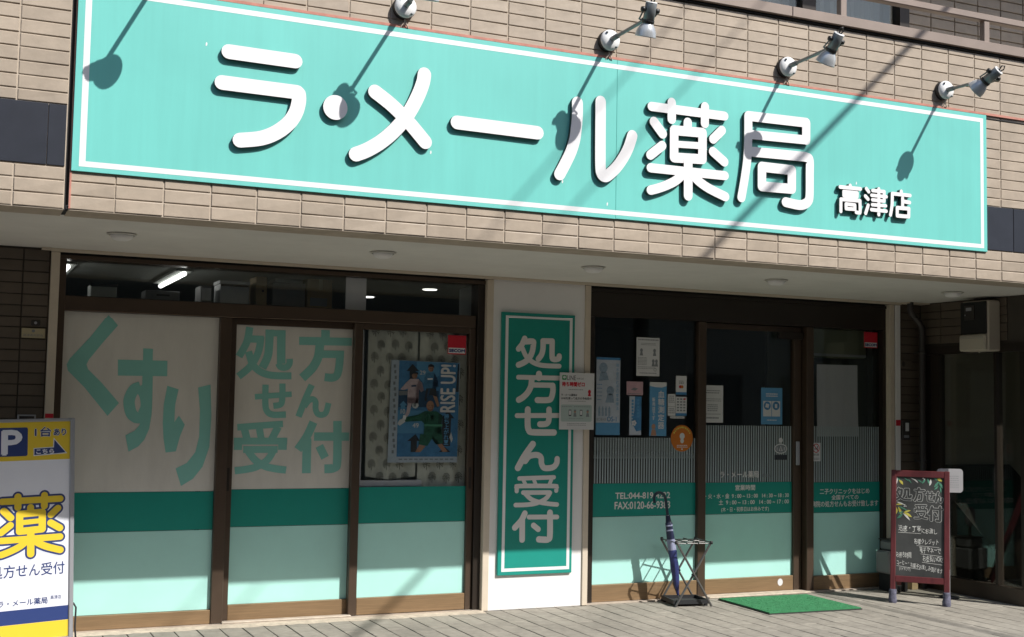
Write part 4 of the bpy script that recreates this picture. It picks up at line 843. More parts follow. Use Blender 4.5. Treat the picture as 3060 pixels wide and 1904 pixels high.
# ---- curtain with tree print, shelf edge
cu = thing('curtain', 'grey linen curtain with dark tree print behind sliding door', 'curtain', (2.6, 2.02, 0.95))
def cy(x): return 1.955 + 0.012*math.sin((x-2.2)*26) + 0.006*math.sin((x-2.2)*61+1)
def sheetfold(x0, x1, z0, z1, dip):
    mb = MB(); n = 40
    for i in range(n+1):
        x = x0+(x1-x0)*i/n
        for j in range(5): mb.v.append((x, cy(x), z1+(z0+dip*math.sin(i/n*math.pi)-z1)*j/4))
    for i in range(n):
        for j in range(4): mb.f.append((5*i+j, 5*i+j+1, 5*i+j+6, 5*i+j+5)); mb.mi.append(0); mb.sm.append(True)
    return mb
obj('panel', sheetfold(2.215, 2.595, 0.992, 2.10, -0.02), CURTAIN, cu)
obj('panel', sheetfold(2.610, 3.03, 0.90, 2.10, 0.0), CURTAIN, cu)
pr = MB(); rr = random.Random(5)
for r_ in range(12):
    for c_ in range(8):
        x = 2.262 + c_*0.104 + (0.052 if r_ % 2 else 0) + rr.uniform(-.006, .006); z = 2.05 - r_*0.097 + rr.uniform(-.006, .006)
        if x > 2.98 or 2.565 < x < 2.635: continue
        yy = cy(x)-0.018
        pr.rect(x-.0024, z-.044, x+.0016, z+.005, yy)
        for ring, nn in ((0.010, 6), (0.020, 11), (0.030, 16)):
            for k in range(nn):
                a = 2*math.pi*k/nn + ring*30
                if math.sin(a) < -0.86: continue
                cx, cz = x+ring*0.88*math.cos(a), z+ring*1.08*math.sin(a); d = 0.0034
                ca, sa = math.cos(a), math.sin(a)
                pr.poly([(cx-ca*.0062, cz-sa*.0062), (cx-sa*d, cz+ca*d), (cx+ca*.0062, cz+sa*.0062), (cx+sa*d, cz-ca*d)], yy)
obj('tree_print', pr, CPRINT, cu, kind='stuff')
b = MB(); b.box(2.17, 2.64, 1.93, 1.985, 0.919, 0.964, 0, 0.003); tag(obj('ledge_board', b, WPLAS), 'white ledge board under the curtain behind the door pane', 'ledge')
b = MB(); b.box(2.152, 2.172, 1.93, 1.96, 0.92, 2.05); tag(obj('white_batten', b, WPLAS), 'thin white upright batten left of the printed curtain', 'batten')

# ---- notices on the entrance panes
YE = 1.9045
o = sheet('drink_poster', 4.078, 1.305, 4.293, 1.917, YE, PAPER_B, 'tall pale blue OS-1 poster on the left entrance pane', 'poster')
y = YE-.0004
obj('blue_foot', MB().rect(4.078, 1.305, 4.293, 1.402, y), BLUE_L, o); obj('blue_head', MB().rect(4.078, 1.898, 4.293, 1.917, y), BLUE, o)
text('OS-1', 4.178, 1.412, 4.262, 1.450, y, BLUE, o, bold=0.001); text('経口補水液', 4.085, 1.415, 4.168, 1.440, y, INK_G, o)
vtext('脱水症のときの食事療法', 4.256, 1.50, 4.282, 1.875, y, BLUE_L, o)
b = MB()
for cx in (4.098, 4.128, 4.158, 4.188): b.rect(cx, 1.455, cx+.020, 1.518, y); b.rect(cx+.005, 1.518, cx+.015, 1.530, y)
b.disc(4.14, 1.835, .038, .042, y, n=18); b.disc(4.205, 1.655, .034, .036, y, n=18); b.poly([(4.10, 1.73), (4.19, 1.74), (4.17, 1.80), (4.115, 1.80)], y); b.poly([(4.16, 1.56), (4.24, 1.56), (4.23, 1.63), (4.18, 1.63)], y)
obj('printed_figures', b, mat('print_haze_blue', (0.25, 0.34, 0.44), 0.7, var=0.2, scale=40), o)
b = lines(MB(), 4.086, 4.13, 1.70, 5, .03, y, .005, 0, 21); obj('small_print', b, BLUE, o)
o = sheet('grey_notice', 4.440, 1.780, 4.654, 2.088, YE, PAPER, 'pale notice with line drawings, topmost on the left entrance pane', 'notice')
b = MB(); lines(b, 4.452, 4.642, 2.066, 1, .02, y, .010, 0, 31); lines(b, 4.48, 4.62, 2.040, 2, .011, y, .004, 0, 32); lines(b, 4.452, 4.535, 1.925, 6, .011, y, .004, 0, 33); lines(b, 4.452, 4.62, 1.85, 2, .012, y, .004, 0, 34); lines(b, 4.47, 4.63, 1.80, 1, .012, y, .006, 0, 35)
for cx, cz in ((4.485, 1.985), (4.607, 1.985), (4.596, 1.90), (4.625, 1.90)): b.disc(cx, cz, .013, .016, y, n=12); b.poly([(cx-.016, cz-.042), (cx+.016, cz-.042), (cx+.009, cz-.014), (cx-.009, cz-.014)], y)
for k in range(10): a = k*math.pi/5; b.disc(4.613+.012*math.cos(a), 1.832+.012*math.sin(a), .003, .003, y, n=6)
obj('print', b, INK_G, o)
o = sheet('pink_card', 4.353, 1.624, 4.504, 1.732, YE, PINK, 'small pink card above the narrow blue flower banner', 'card')
b = MB(); b.poly([(4.39, 1.668), (4.42, 1.685), (4.46, 1.676), (4.43, 1.660)], y); lines(b, 4.365, 4.49, 1.632, 1, .01, y, .006, 0, 36); obj('print', b, INK_G, o)
o = sheet('flower_banner', 4.380, 1.306, 4.490, 1.614, YE, PAPER_B, 'narrow blue paper banner with white flower below the pink card', 'banner')
obj('blue_wave', MB().poly([(4.430, 1.614), (4.490, 1.614), (4.490, 1.345), (4.445, 1.335), (4.405, 1.40), (4.425, 1.50)], y), BLUE, o)
b = MB()
for k in range(5): a = k*2*math.pi/5; b.disc(4.424+.013*math.cos(a), 1.402+.014*math.sin(a), .010, .010, y-.0004, n=10)
obj('flower', b, PAPER, o); b = MB()
for k in range(8): b.rect(4.400, 1.57-.026*k, 4.418, 1.588-.026*k, y)
for k in range(6): b.rect(4.452, 1.575-.026*k, 4.470, 1.593-.026*k, y-.0004)
obj('small_print', b, BLUE_L, o)
o = sheet('blood_sugar_banner', 4.566, 1.300, 4.724, 1.732, YE, BLUE_L, 'blue vertical banner reading 血糖測定器 販売店です', 'banner')
obj('pale_head', MB().poly([(4.566, 1.700), (4.62, 1.692), (4.68, 1.690), (4.724, 1.702), (4.724, 1.732), (4.566, 1.732)], y), PAPER, o)
vtext('血糖測定器', 4.645, 1.352, 4.702, 1.668, y, PAPER, o, bold=0.0012); vtext('販売店です', 4.590, 1.425, 4.618, 1.610, y, PAPER, o, bold=0.0006)
obj('figure_print', MB().disc(4.604, 1.375, .018, .022, y, n=14).poly([(4.578, 1.302), (4.632, 1.302), (4.622, 1.352), (4.588, 1.352)], y), SKIN, o)
o = sheet('card_sticker', 4.811, 1.635, 4.913, 1.789, YE, PAPER, 'white payment sticker with red mark, uppermost beside the door post', 'sticker')
obj('blue_foot', MB().rect(4.811, 1.635, 4.913, 1.657, y), BLUE, o); obj('red_mark', MB().disc(4.853, 1.700, .013, .013, y, n=16), RED, o); obj('orange_mark', MB().disc(4.870, 1.700, .013, .013, y-.0003, n=16), ORANGE, o)
obj('print', lines(MB(), 4.842, 4.885, 1.745, 3, .010, y, .004, 0, 41), INK, o)
o = sheet('logo_sticker', 4.811, 1.465, 4.915, 1.619, YE, PAPER, 'white sticker with grid of payment marks below the red-marked one', 'sticker')
b = MB()
for i in range(3):
    for j in range(5): b.rect(4.822+.030*i, 1.594-.023*j, 4.822+.030*i+.020, 1.606-.023*j, y)
obj('mark', b, INK_G, o); obj('blue_foot', MB().rect(4.811, 1.465, 4.915, 1.486, y), BLUE, o); obj('red_mark', MB().rect(4.885, 1.593, 4.903, 1.607, y-.0004), RED, o)
for z0, z1, lab in ((1.539, 1.639, 'upper narrow white sticker left of the payment marks'), (1.464, 1.536, 'lower narrow white sticker left of the payment marks')):
    o = sheet('white_sticker', 4.736, z0, 4.807, z1, YE, PAPER, lab, 'sticker'); obj('print', lines(MB(), 4.744, 4.80, z1-.02, int((z1-z0)/.018)-1, .016, y, .007, 0, int(z0*999)), INK_G, o)
o = sheet('label_strip', 4.760, 1.443, 4.894, 1.460, YE, PAPER, 'thin white label strip just above the orange round sticker', 'label'); obj('print', lines(MB(), 4.768, 4.886, 1.449, 1, .01, y, .005, 0, 77), INK_G, o)
o = tag(obj('round_sticker', MB().disc(4.872, 1.283, .105, .108, YE-.0002, n=40), ORANGE), 'round orange sticker overlapping top of the striped film', 'sticker')
b = MB()
for k in range(11):
    a = math.radians(30+12*k); cx, cz = 4.872+.086*math.cos(a), 1.283+.088*math.sin(a); b.disc(cx, cz, .0075, .0075, y-.0004, n=8)
obj('ring_text', b, CHALK_Y, o)
b = MB(); b.disc(4.874, 1.300, .024, .026, y-.0004, n=18); b.disc(4.874, 1.262, .017, .020, y-.0006, n=16); lines(b, 4.825, 4.925, 1.222, 2, .013, y-.0004, .006, 0, 52); b.disc(4.874, 1.195, .007, .007, y-.0004, n=10); obj('plain_emblem', b, PAPER, o)
YD = 1.956
o = sheet('white_notice', 5.097, 1.412, 5.303, 1.720, YD, PAPER, 'white typed notice on the sliding door next to the post', 'notice'); y = YD-.0004
b = MB(); lines(b, 5.125, 5.27, 1.672, 2, .018, y, .008, 0, 61); lines(b, 5.115, 5.285, 1.605, 2, .016, y, .005, 0, 62); lines(b, 5.15, 5.25, 1.555, 4, .016, y, .007, 0, 63); lines(b, 5.12, 5.28, 1.48, 1, .01, y, .005, 0, 64); lines(b, 5.14, 5.26, 1.445, 1, .01, y, .012, 0, 65); obj('print', b, INK_G, o)
o = sheet('blue_notice', 5.685, 1.403, 5.903, 1.712, YD, BLUE_L, 'blue notice with two round pictures on the sliding door', 'notice')
obj('white_box', MB().rect(5.706, 1.470, 5.790, 1.600, y).rect(5.796, 1.470, 5.880, 1.600, y), PAPER, o)
obj('round_picture', MB().disc(5.748, 1.560, .036, .036, y-.0004).disc(5.838, 1.560, .036, .036, y-.0004), BLUE, o)
obj('card_picture', MB().poly([(5.728, 1.548), (5.760, 1.540), (5.768, 1.572), (5.736, 1.580)], y-.0008), PAPER, o); obj('card_picture', MB().poly([(5.826, 1.542), (5.850, 1.542), (5.850, 1.575), (5.826, 1.575)], y-.0008), PAPER, o)
obj('print', lines(lines(MB(), 5.735, 5.855, 1.655, 2, .018, y, .010, 0, 71), 5.745, 5.845, 1.435, 1, .01, y, .008, 0, 72), PAPER, o)
o = tag(obj('door_tag', MB().poly([(5.888+.066*math.cos(k*math.pi/14), 1.198+.042*math.sin(k*math.pi/14)) for k in range(28)], YD-.0003), PAPER), 'oval caution tag with triangle hanging on the striped sliding door', 'tag')
obj('dark_oval', MB().disc(5.888, 1.198, .058, .034, YD-.0008), INK_G, o); text('注', 5.840, 1.184, 5.860, 1.212, YD-.0012, PAPER, o); text('意', 5.916, 1.184, 5.936, 1.212, YD-.0012, PAPER, o)
obj('triangle', MB().poly([(5.868, 1.178), (5.908, 1.178), (5.888, 1.224)], YD-.0012), PAPER, o); obj('triangle_mark', MB().poly([(5.882, 1.182), (5.894, 1.182), (5.890, 1.210), (5.886, 1.210)], YD-.0016), INK, o)
obj('top_disc', MB().disc(5.888, 1.270, .021, .021, YD-.0008), PAPER, o); obj('low_plate', MB().rect(5.824, 1.104, 5.952, 1.146, YD-.0008), INK, o); obj('stem', MB().rect(5.885, 1.236, 5.891, 1.250, YD-.0008), PAPER, o)
o = sheet('no_smoking_sign', 6.170, 1.094, 6.262, 1.251, 1.9005, PAPER, 'small white no smoking sign on the striped right pane', 'sign'); y = 1.9001
b = MB(); n = 28
for k in range(n):
    a, c_ = 2*math.pi*k/n, 2*math.pi*(k+1)/n
    b.poly([(6.216+.030*math.cos(a), 1.205+.032*math.sin(a)), (6.216+.036*math.cos(a), 1.205+.039*math.sin(a)), (6.216+.036*math.cos(c_), 1.205+.039*math.sin(c_)), (6.216+.030*math.cos(c_), 1.205+.032*math.sin(c_))], y)
b.poly([(6.190, 1.229), (6.196, 1.234), (6.242, 1.181), (6.236, 1.176)], y); obj('red_ring', b, RED, o)
obj('cigarette', MB().rect(6.196, 1.195, 6.236, 1.202, y-.0004).poly([(6.226, 1.206), (6.232, 1.206), (6.236, 1.224), (6.228, 1.222)], y-.0004), INK, o); text('禁煙', 6.186, 1.140, 6.246, 1.160, y, INK, o); obj('print', lines(MB(), 6.182, 6.25, 1.118, 2, .010, y, .005, 0, 81), INK_G, o)
o = tag(obj('blank_sheet', MB().add([(6.233, 1.914, 1.924), (6.452, 1.9165, 1.926), (6.672, 1.914, 1.928), (6.235, 1.9165, 1.62), (6.455, 1.9185, 1.62), (6.676, 1.9165, 1.62), (6.240, 1.914, 1.305), (6.460, 1.9165, 1.306), (6.685, 1.914, 1.307)], [(0,3,4,1), (1,4,5,2), (3,6,7,4), (4,7,8,5)]), WPLAS), 'large blank folded sheet hung behind the right pane', 'paper')
o = sheet('red_tape', 7.006, 1.406, 7.056, 1.457, 1.8045, RED, 'small red sticker on the right beige trim of the entrance', 'sticker')
o = sheet('red_tape', 0.004, 1.392, 0.054, 1.420, 1.7985, RED, 'small red sticker on the left window trim above the standing sign', 'sticker')

# ================================================================== small things on the walls
o = tag(obj('name_plate', MB().box(-0.158, -0.017, 1.812, 1.8195, 1.905, 1.967, 0, .002), BRASSP), 'small brass name plate on the brown tiles left of the window', 'plate')
b = MB(); add_text(b, '高津薬剤師会', -0.148, 1.914, -0.028, 1.930, 1.8115); b.disc(-0.088, 1.950, .010, .010, 1.8115, n=14); obj('engraving', b, INK_G, o)
o = tag(obj('door_bell', MB().box(-0.105, -0.049, 1.806, 1.8195, 1.984, 2.020, 0, .004), PIPE), 'small dark bell box above the brass name plate', 'bell'); obj('button', MB().disc(-.077, 2.002, .009, .009, 1.8055, n=14), GREY, o)
o = tag(obj('letter_slot', MB().box(-0.160, -0.050, 1.808, 1.8195, 1.36, 1.412, 0, .003), GREY), 'grey letter slot low on the brown tiles, behind the standing sign', 'letter slot'); obj('flap', MB().box(-.15, -.06, 1.805, 1.8079, 1.372, 1.402), PIPE, o)
o = thing('intercom', 'dark intercom panel right of the red sticker at the entrance', 'intercom', (7.113, 1.81, 1.284))
obj('case', MB().box(7.068, 7.160, 1.795, 1.8185, 1.284, 1.449, 0, .004), PIPE, o); obj('white_key', MB().box(7.103, 7.139, 1.791, 1.7945, 1.360, 1.433), PAPER, o); obj('label_plate', MB().rect(7.085, 1.302, 7.142, 1.325, 1.7945), INK_G, o)
o = tag(obj('wall_plate', MB().box(7.072, 7.19, 1.806, 1.8185, 1.919, 1.984, 0, .003), TILE_D), 'brown plate with round lens on the entrance wall strip', 'plate'); obj('lens', MB().disc(7.093, 1.951, .017, .024, 1.8055, n=18), PIPE, o)
o = thing('drain_pipe', 'dark drain pipe bending down the corner beside the entrance', 'pipe', (7.235, 1.72, 0))
obj('pipe', MB().tube([(7.095, 1.72, 2.5), (7.095, 1.72, 2.43), (7.12, 1.72, 2.39), (7.20, 1.72, 2.31), (7.225, 1.72, 2.27), (7.228, 1.72, 2.2), (7.228, 1.72, 0.0)], 0.028, 14), PIPE, o)
for z in (2.05, 1.1, 0.35): obj('bracket', MB().lathe([(.030, -.012), (.034, -.010), (.034, .010), (.030, .012)], (7.228, 1.72, z), (0, 0, 1), 16).box(7.222, 7.234, 1.75, 1.82, z-.008, z+.008), PIPE, o)
t = thing('meter_box', 'beige electric meter box with dark window on the porch side wall', 'meter box', (7.3, 1.04, 2.04))
obj('case', MB().box(7.16, 7.299, 0.888, 1.186, 2.040, 2.466, 0, .012), METERB, t)
obj('dark_window', MB().box(7.146, 7.161, 0.898, 1.182, 2.182, 2.458, 0, .005), BLACK, t)
obj('lower_cover', MB().box(7.128, 7.161, 0.896, 1.184, 2.042, 2.176, 0, .012), METERB, t)
b = MB(); b.box(7.140, 7.1459, 1.02, 1.13, 2.30, 2.43); obj('meter_dial', b, PIPE, t)
b = MB(); b.box(7.138, 7.1399, 1.05, 1.11, 2.385, 2.412); b.box(7.138, 7.1399, 1.115, 1.125, 2.345, 2.356); obj('dial_plate', b, GREY, t)
b = MB(); b.box(7.1265, 7.1279, 0.91, 1.17, 2.158, 2.160); b.box(7.1265, 7.1279, 0.91, 1.17, 2.146, 2.148); obj('groove', b, INK_G, t)
obj('screw', MB().lathe([(.006, 0), (.006, .016), (.001, .018)], (7.145, 0.97, 2.0405), (0, 0, -1), 10), METERB, t)

# ================================================================== inside, seen through the transom and panes
t = thing('store_shelf', 'dark shelf top carrying stored boxes behind the transom', 'shelf', (1.3, 2.3, 2.17))
obj('board', MB().box(0.1, 2.25, 2.14, 2.50, 2.205, 2.225), INT_D, t)
for x in (0.12, 1.1, 2.2): obj('bracket', MB().box(x, x+.03, 2.46, 2.50, 0.0, 2.204), INT_D, t)
def stored(name, x0, x1, z1, m, lab, cat, y0=2.20, y1=2.42, extra=None):
    t = thing(name, lab, cat, ((x0+x1)/2, y0, 2.226)); obj('body', MB().box(x0, x1, y0, y1, 2.2265, z1, 0, .004), m, t)
    if extra: extra(t)
    return t
stored('paper_box', .290, .462, 2.315, INT_W, 'small pale box far left behind the transom glass', 'box', extra=lambda t: obj('dark_rim', MB().box(.285, .467, 2.193, 2.199, 2.300, 2.322), INT_D, t))
stored('flat_carton', .655, .890, 2.293, GREYBOX, 'low grey carton behind transom, under the bright tube', 'box', extra=lambda t: obj('print', MB().rect(.73, 2.255, .82, 2.268, 2.1985), INT_D, t))
stored('paper_tray', 1.035, 1.117, 2.345, GREYBOX, 'narrow grey paper tray left of the white lidded box', 'tray', extra=lambda t: obj('sheets', MB().box(1.045, 1.107, 2.194, 2.199, 2.24, 2.33), PAPER, t))
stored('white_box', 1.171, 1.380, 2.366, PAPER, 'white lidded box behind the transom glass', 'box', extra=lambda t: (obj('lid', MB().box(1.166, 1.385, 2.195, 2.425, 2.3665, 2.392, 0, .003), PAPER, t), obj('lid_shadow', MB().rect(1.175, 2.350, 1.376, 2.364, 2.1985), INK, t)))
stored('yellow_file', 1.429, 1.511, 2.435, CARDB, 'upright yellowish file right of the white box', 'file', extra=lambda t: obj('ring', MB().disc(1.48, 2.33, .008, .008, 2.1985, n=12), INK, t))
stored('clear_case', 1.551, 1.794, 2.400, GREYBOX, 'greyish storage case between file and brown carton', 'case', extra=lambda t: obj('lid', MB().box(1.57, 1.78, 2.21, 2.41, 2.4005, 2.43, 0, .004), INT_W, t))
stored('brown_carton', 1.809, 2.000, 2.440, CARDB, 'brown carton with printed label behind the transom', 'box', extra=lambda t: (obj('printed_label', MB().box(1.83, 1.96, 2.194, 2.199, 2.24, 2.30), INK_G, t), obj('tape', MB().box(1.895, 1.925, 2.196, 2.199, 2.36, 2.4395), BRASSP, t)))
o = tag(obj('taped_sheet', MB().box(2.022, 2.176, 1.925, 1.931, 2.203, 2.438), WPLAS), 'white sheet behind the transom glass, right of the brown carton', 'panel')
for x0, y0, y1, lab in ((0.13, 1.95, 2.9, 'lit ceiling tube at far left behind the transom'), (0.91, 2.15, 3.25, 'long lit ceiling tube seen through the transom, above the lidded box')):
    t = thing('ceiling_tube', lab, 'lamp', (x0, y0, 2.45), group='lit tubes inside')
    y0 = max(y0, 2.13)
    obj('housing', MB().box(x0-.06, x0+.06, y0, y1, 2.436, 2.4545), INT_C, t)
    obj('tube', MB().tube([(x0, y0+.01, 2.418), (x0, y1-.01, 2.418)], 0.017, 10), TUBE, t)
for i, (x, y) in enumerate(((2.93, 2.62), (2.72, 3.6))):
    t = tag(obj('recessed_light', MB().lathe([(.001, .001), (.045, .001), (.055, .006), (.06, .0)], (x, y, 2.4545), (0, 0, -1), 20), emis('spot_glow%d' % i, (1, .97, .9), 2.2)), ('nearer' if i == 0 else 'farther')+' round recessed light inside, seen through right end of transom', 'lamp')
t = thing('air_conditioner', 'cream wall air conditioner behind the right entrance pane', 'air conditioner', (6.75, 2.3, 2.0))
obj('body', MB().box(6.36, 7.02, 2.20, 2.42, 2.005, 2.265, 0, .015), AC, t); obj('louvre', MB().box(6.38, 7.0, 2.188, 2.199, 2.012, 2.035), PAPER, t)
t = thing('inner_screen', 'dim grey screen wall behind the right entrance pane', 'screen', (6.7, 2.5, 0))
obj('board', MB().box(6.15, 7.28, 2.50, 2.54, 0, 2.45), mat('dim_grey', (0.13, 0.14, 0.13), .9), t); obj('pull_bar', MB().box(6.93, 6.96, 2.46, 2.499, 1.5, 1.86), BRONZE_D, t)
t = thing('counter', 'dark counter inside behind the entrance panes', 'counter', (5.2, 3.6, 0))
obj('front', MB().box(4.0, 6.0, 3.4, 3.45, 0, 1.05), INT_D, t); obj('top', MB().box(3.95, 6.05, 3.36, 3.9, 1.051, 1.09), INT_W, t)
t = thing('dark_cabinet', 'dark cabinet deep inside behind the left entrance pane', 'cabinet', (4.5, 4.6, 0))
obj('body', MB().box(4.1, 4.55, 4.3, 4.8, 0, 2.05), INT_D, t); obj('door_panel', MB().box(4.12, 4.32, 4.28, 4.299, .1, 2.0), BRONZE_D, t); obj('door_panel', MB().box(4.33, 4.53, 4.28, 4.299, .1, 2.0), BRONZE_D, t)
t = thing('door_closer', 'dark closer box at the top of the sliding door', 'door closer', (5.95, 1.93, 2.2))
obj('case', MB().box(5.84, 6.085, 1.905, 1.9275, 2.13, 2.19, 0, .004), BRONZE_D, t); obj('end_cap', MB().box(5.825, 5.8399, 1.908, 1.927, 2.135, 2.185), BLACK, t)

# ================================================================== umbrella stand and umbrella
t = thing('umbrella_stand', 'folding dark metal umbrella stand with black drip tray', 'umbrella stand', (4.755, 1.655, 0), math.radians(-10), world=False)
def bar(name, p, q, r=.0085): return obj(name, MB().tube([p, q], r, 10), STEEL, t)
WX, HT = 0.150, 0.487
for yy in (-0.155, 0.150):
    bar('leg', (-WX+.01, yy, .006), (WX-.002, yy, HT)); bar('leg', (WX, yy-.018*(1 if yy < 0 else -1), .006), (-WX+.012, yy-.018*(1 if yy < 0 else -1), HT))
    obj('pivot', MB().lathe([(.009, -.016), (.009, .03)], (0.004, yy-.01, HT/2), (0, 1, 0), 10), TRAY, t)
for xx in (-WX+.01, -0.047, 0.05, WX-.002): bar('top_bar', (xx, -.165, HT+.004), (xx, .165, HT+.004), .0045)
for yy in (-.15, -.05, .05, .15): bar('cross_bar', (-WX, yy, HT-.004), (WX, yy, HT-.004), .004)
for xx, zz in ((-WX+.012, HT), (WX, HT)):
    for yy in (-.158, .153): obj('end_cap', MB().lathe([(.001, -.006), (.012, -.004), (.012, .018), (.001, .02)], (xx, yy, zz-.004), (0, 0, 1), 10), TRAY, t)
b = MB(); b.box(-.13, .13, -.12, .12, .018, .026); b.box(-.135, .135, -.132, -.12, .018, .05); b.box(-.135, .135, .12, .132, .018, .05); b.box(-.147, -.135, -.132, .132, .018, .05); b.box(.135, .147, -.132, .132, .018, .05); obj('drip_tray', b, TRAY, t)
for sx in (-1, 1):
    for sy in (-1, 1): obj('tray_foot', MB().box(sx*.125-.012, sx*.125+.012, sy*.115-.012, sy*.115+.012, .0005, .0178), TRAY, t)

t = thing('umbrella', 'rolled navy and blue umbrella with crook handle leaning in the stand', 'umbrella', (4.70, 1.64, 0.03))
A = Vector((4.690, 1.640, 0.028)); B = Vector((4.588, 1.650, 0.690)); ax = (B-A).normalized()
def along(s): return A + ax*s
L_ = (B-A).length
def roll(prof, name, m, wob=0.0, seed=0, n=22):
    r = random.Random(seed); mb = MB(); rings = []
    a = ax.cross(Vector((0, 1, 0))).normalized(); c = a.cross(ax)
    for s, rad in prof:
        o_ = along(s)
        rings.append([o_ + (a*math.cos(2*math.pi*k/n)+c*math.sin(2*math.pi*k/n))*rad*(1+wob*math.sin(4*2*math.pi*k/n+s*26)+wob*.5*math.sin(7*2*math.pi*k/n+s*11)) for k in range(n)])
    mb.add([q for R_ in rings for q in R_], [(i*n+k, i*n+(k+1) % n, (i+1)*n+(k+1) % n, (i+1)*n+k) for i in range(len(rings)-1) for k in range(n)], 0, True)
    return obj(name, mb, m, t)
roll([(.045, .007), (.10, .016), (.18, .025), (.26, .030), (.30, .031)], 'lower_cloth', UMB_B, .16, 1)
roll([(.30, .031), (.36, .0315), (.40, .031)], 'strap_cloth', UMB_B, .13, 2)
roll([(.40, .031), (.45, .029), (.485, .028)], 'pale_cloth', UMB_L, .12, 3)
roll([(.485, .0285), (.53, .0285), (.575, .027), (.60, .0275), (.606, .030), (.612, .024), (.64, .019), (.668, .016), (.672, .005)], 'upper_cloth', UMB_N, .08, 4)
for s, rad in ((.555, .0295), (.592, .0295)): roll([(s-.006, rad), (s-.003, rad+.001), (s+.003, rad+.001), (s+.006, rad)], 'pale_stripe', UMB_L, .08, 4)
a_ = ax.cross(Vector((0, 1, 0))).normalized()
b = MB(); b.tube([along(.27)+a_*.024+Vector((0, -.016, 0)), along(.285)+Vector((0, -.029, 0)), along(.32)-a_*.012+Vector((0, -.026, 0)), along(.36)-a_*.024+Vector((0, -.012, 0))], .0035, 6); b.tube([along(.35)+a_*.026, along(.385)+Vector((0, -.029, 0)), along(.44)-a_*.022], .003, 6); obj('strap', b, UMB_N, t)
b = MB(); b.tube([along(0), along(.05)], .004, 8); obj('ferrule', b, STEEL, t)
b = MB(); pts = [along(L_-.005), along(L_+.10), along(L_+.128)]
c0 = along(L_+.128); left = Vector((-1, 0, 0)); rad = .052
for k in range(1, 11):
    a = math.pi*1.04*k/10; pts.append(c0 + left*rad*(1-math.cos(a)) + ax*rad*math.sin(a))
pts.append(pts[-1] + Vector((0.004, 0, -.022))); b.tube(pts, .0115, 10); obj('crook_handle', b, HANDLE, t)
obj('ring', MB().lathe([(.012, 0), (.012, .014), (.010, .016)], along(L_-.012), ax, 12), GREY, t)

# ================================================================== door mat
t = thing('door_mat', 'bright green turf door mat lying before the entrance', 'mat', (5.52, 1.35, 0), math.radians(-2.0), world=False)
obj('edge', MB().box(-.425, .425, -.36, .36, .001, .008), MATE, t)
obj('turf', MB().box(-.418, .418, -.352, .354, .0085, .016), MATG, t)
r = random.Random(11); b = MB()
for k in range(9000):
    x, y = r.uniform(-.415, .415), r.uniform(-.348, .350); h = r.uniform(.001, .004); w = .0018; a = r.uniform(0, math.pi); dx, dy = w*math.cos(a), w*math.sin(a)
    b.add([(x-dx, y-dy, .0155), (x+dx, y+dy, .0155), (x+r.uniform(-.003, .003), y+r.uniform(-.003, .003), .016+h)], [(0, 1, 2)])
obj('turf_pile', b, MATG, t, kind='stuff')

# ================================================================== chalkboard on the paving
t = thing('chalkboard', 'red framed A-board chalkboard reading 処方せん受付 with sock covered feet', 'chalkboard', (6.385, 1.185, 0), math.radians(-46), world=False)
LEAN = 0.20/1.055
def tilt(mb):
    mb.v = [(x, y + z*LEAN, z) for x, y, z in mb.v]; return mb
def fpart(name, mb, m): return obj(name, tilt(mb), m, t)
BW = 0.452
fpart('front_leg', MB().box(0, .040, 0, .028, .085, 1.052, 0, .004), WOODR); fpart('front_leg', MB().box(BW-.042, BW, 0, .028, .085, 1.052, 0, .004), WOODR)
fpart('top_rail', MB().box(.040, BW-.042, .0015, .027, .998, 1.050, 0, .003), WOODR); fpart('bottom_rail', MB().box(.040, BW-.042, .0015, .027, .165, .213, 0, .003), WOODR)
fpart('board', MB().box(.038, BW-.040, .010, .019, .211, 1.0), SLATE)
for x0 in (0.0, BW-.041):
    b = MB(); n = 14; rr = random.Random(int(x0*100)+2); prof = [(.0005, .030), (.012, .034), (.035, .033), (.060, .029), (.088, .030), (.105, .028), (.108, .024)]
    rings = [[(x0+.020+R_*math.cos(2*math.pi*k/n)*rr.uniform(.92, 1.08), .014+R_*.9*math.sin(2*math.pi*k/n)+z*LEAN, z) for k in range(n)] for z, R_ in prof]
    b.add([q for R_ in rings for q in R_], [(i*n+k, i*n+(k+1) % n, (i+1)*n+(k+1) % n, (i+1)*n+k) for i in range(len(prof)-1) for k in range(n)], 0, True); b.add(rings[0], [tuple(range(n))]); obj('foot_sock', b, CLOTH, t)
for x0 in (.01, BW-.05):
    b = MB(); b.box(x0, x0+.036, -.013, .013, .07, 1.03, 0, .003); b.v = [(x, .60 - (z-.0)*0.36 + y, z) for x, y, z in b.v]; obj('rear_leg', b, WOODR, t)
    b = MB(); b.lathe([(.001, -.012), (.028, -.012), (.034, -.008), (.034, .008), (.028, .012), (.001, .012)], (x0+.018, .61, .035), (1, 0, 0), 18); obj('caster', b, TRAY, t)
    b = MB(); b.box(x0+.002, x0+.034, .585, .612, .058, .085); obj('caster_fork', b, STEEL, t)
b = MB(); b.box(.046, BW-.05, -.008, .008, .30, .335); b.v = [(x, .60 - z*0.36 + y, z) for x, y, z in b.v]; obj('rear_rail', b, WOODR, t)
def bx(px): return (px-45)*0.00093
def bz(py): return 1.055-(py-150)*0.00098
def chalk(name, mb, m): return obj(name, tilt(mb), m, t)
YC = .0092
def outlined(gl, px0, py0, px1, py1):
    mb = MB(); box = (bx(px0), bz(py1), bx(px1), bz(py0))
    add_glyph(mb, gl, YC, box=box, wk=1.15, mi=0, step=0.00002, wadd=.0036); add_glyph(mb, gl, YC-.0006, box=box, wk=1.15, mi=1, step=0.00002, wadd=-.0014)
    chalk('chalk_letter', mb, [CHALK, SLATE])
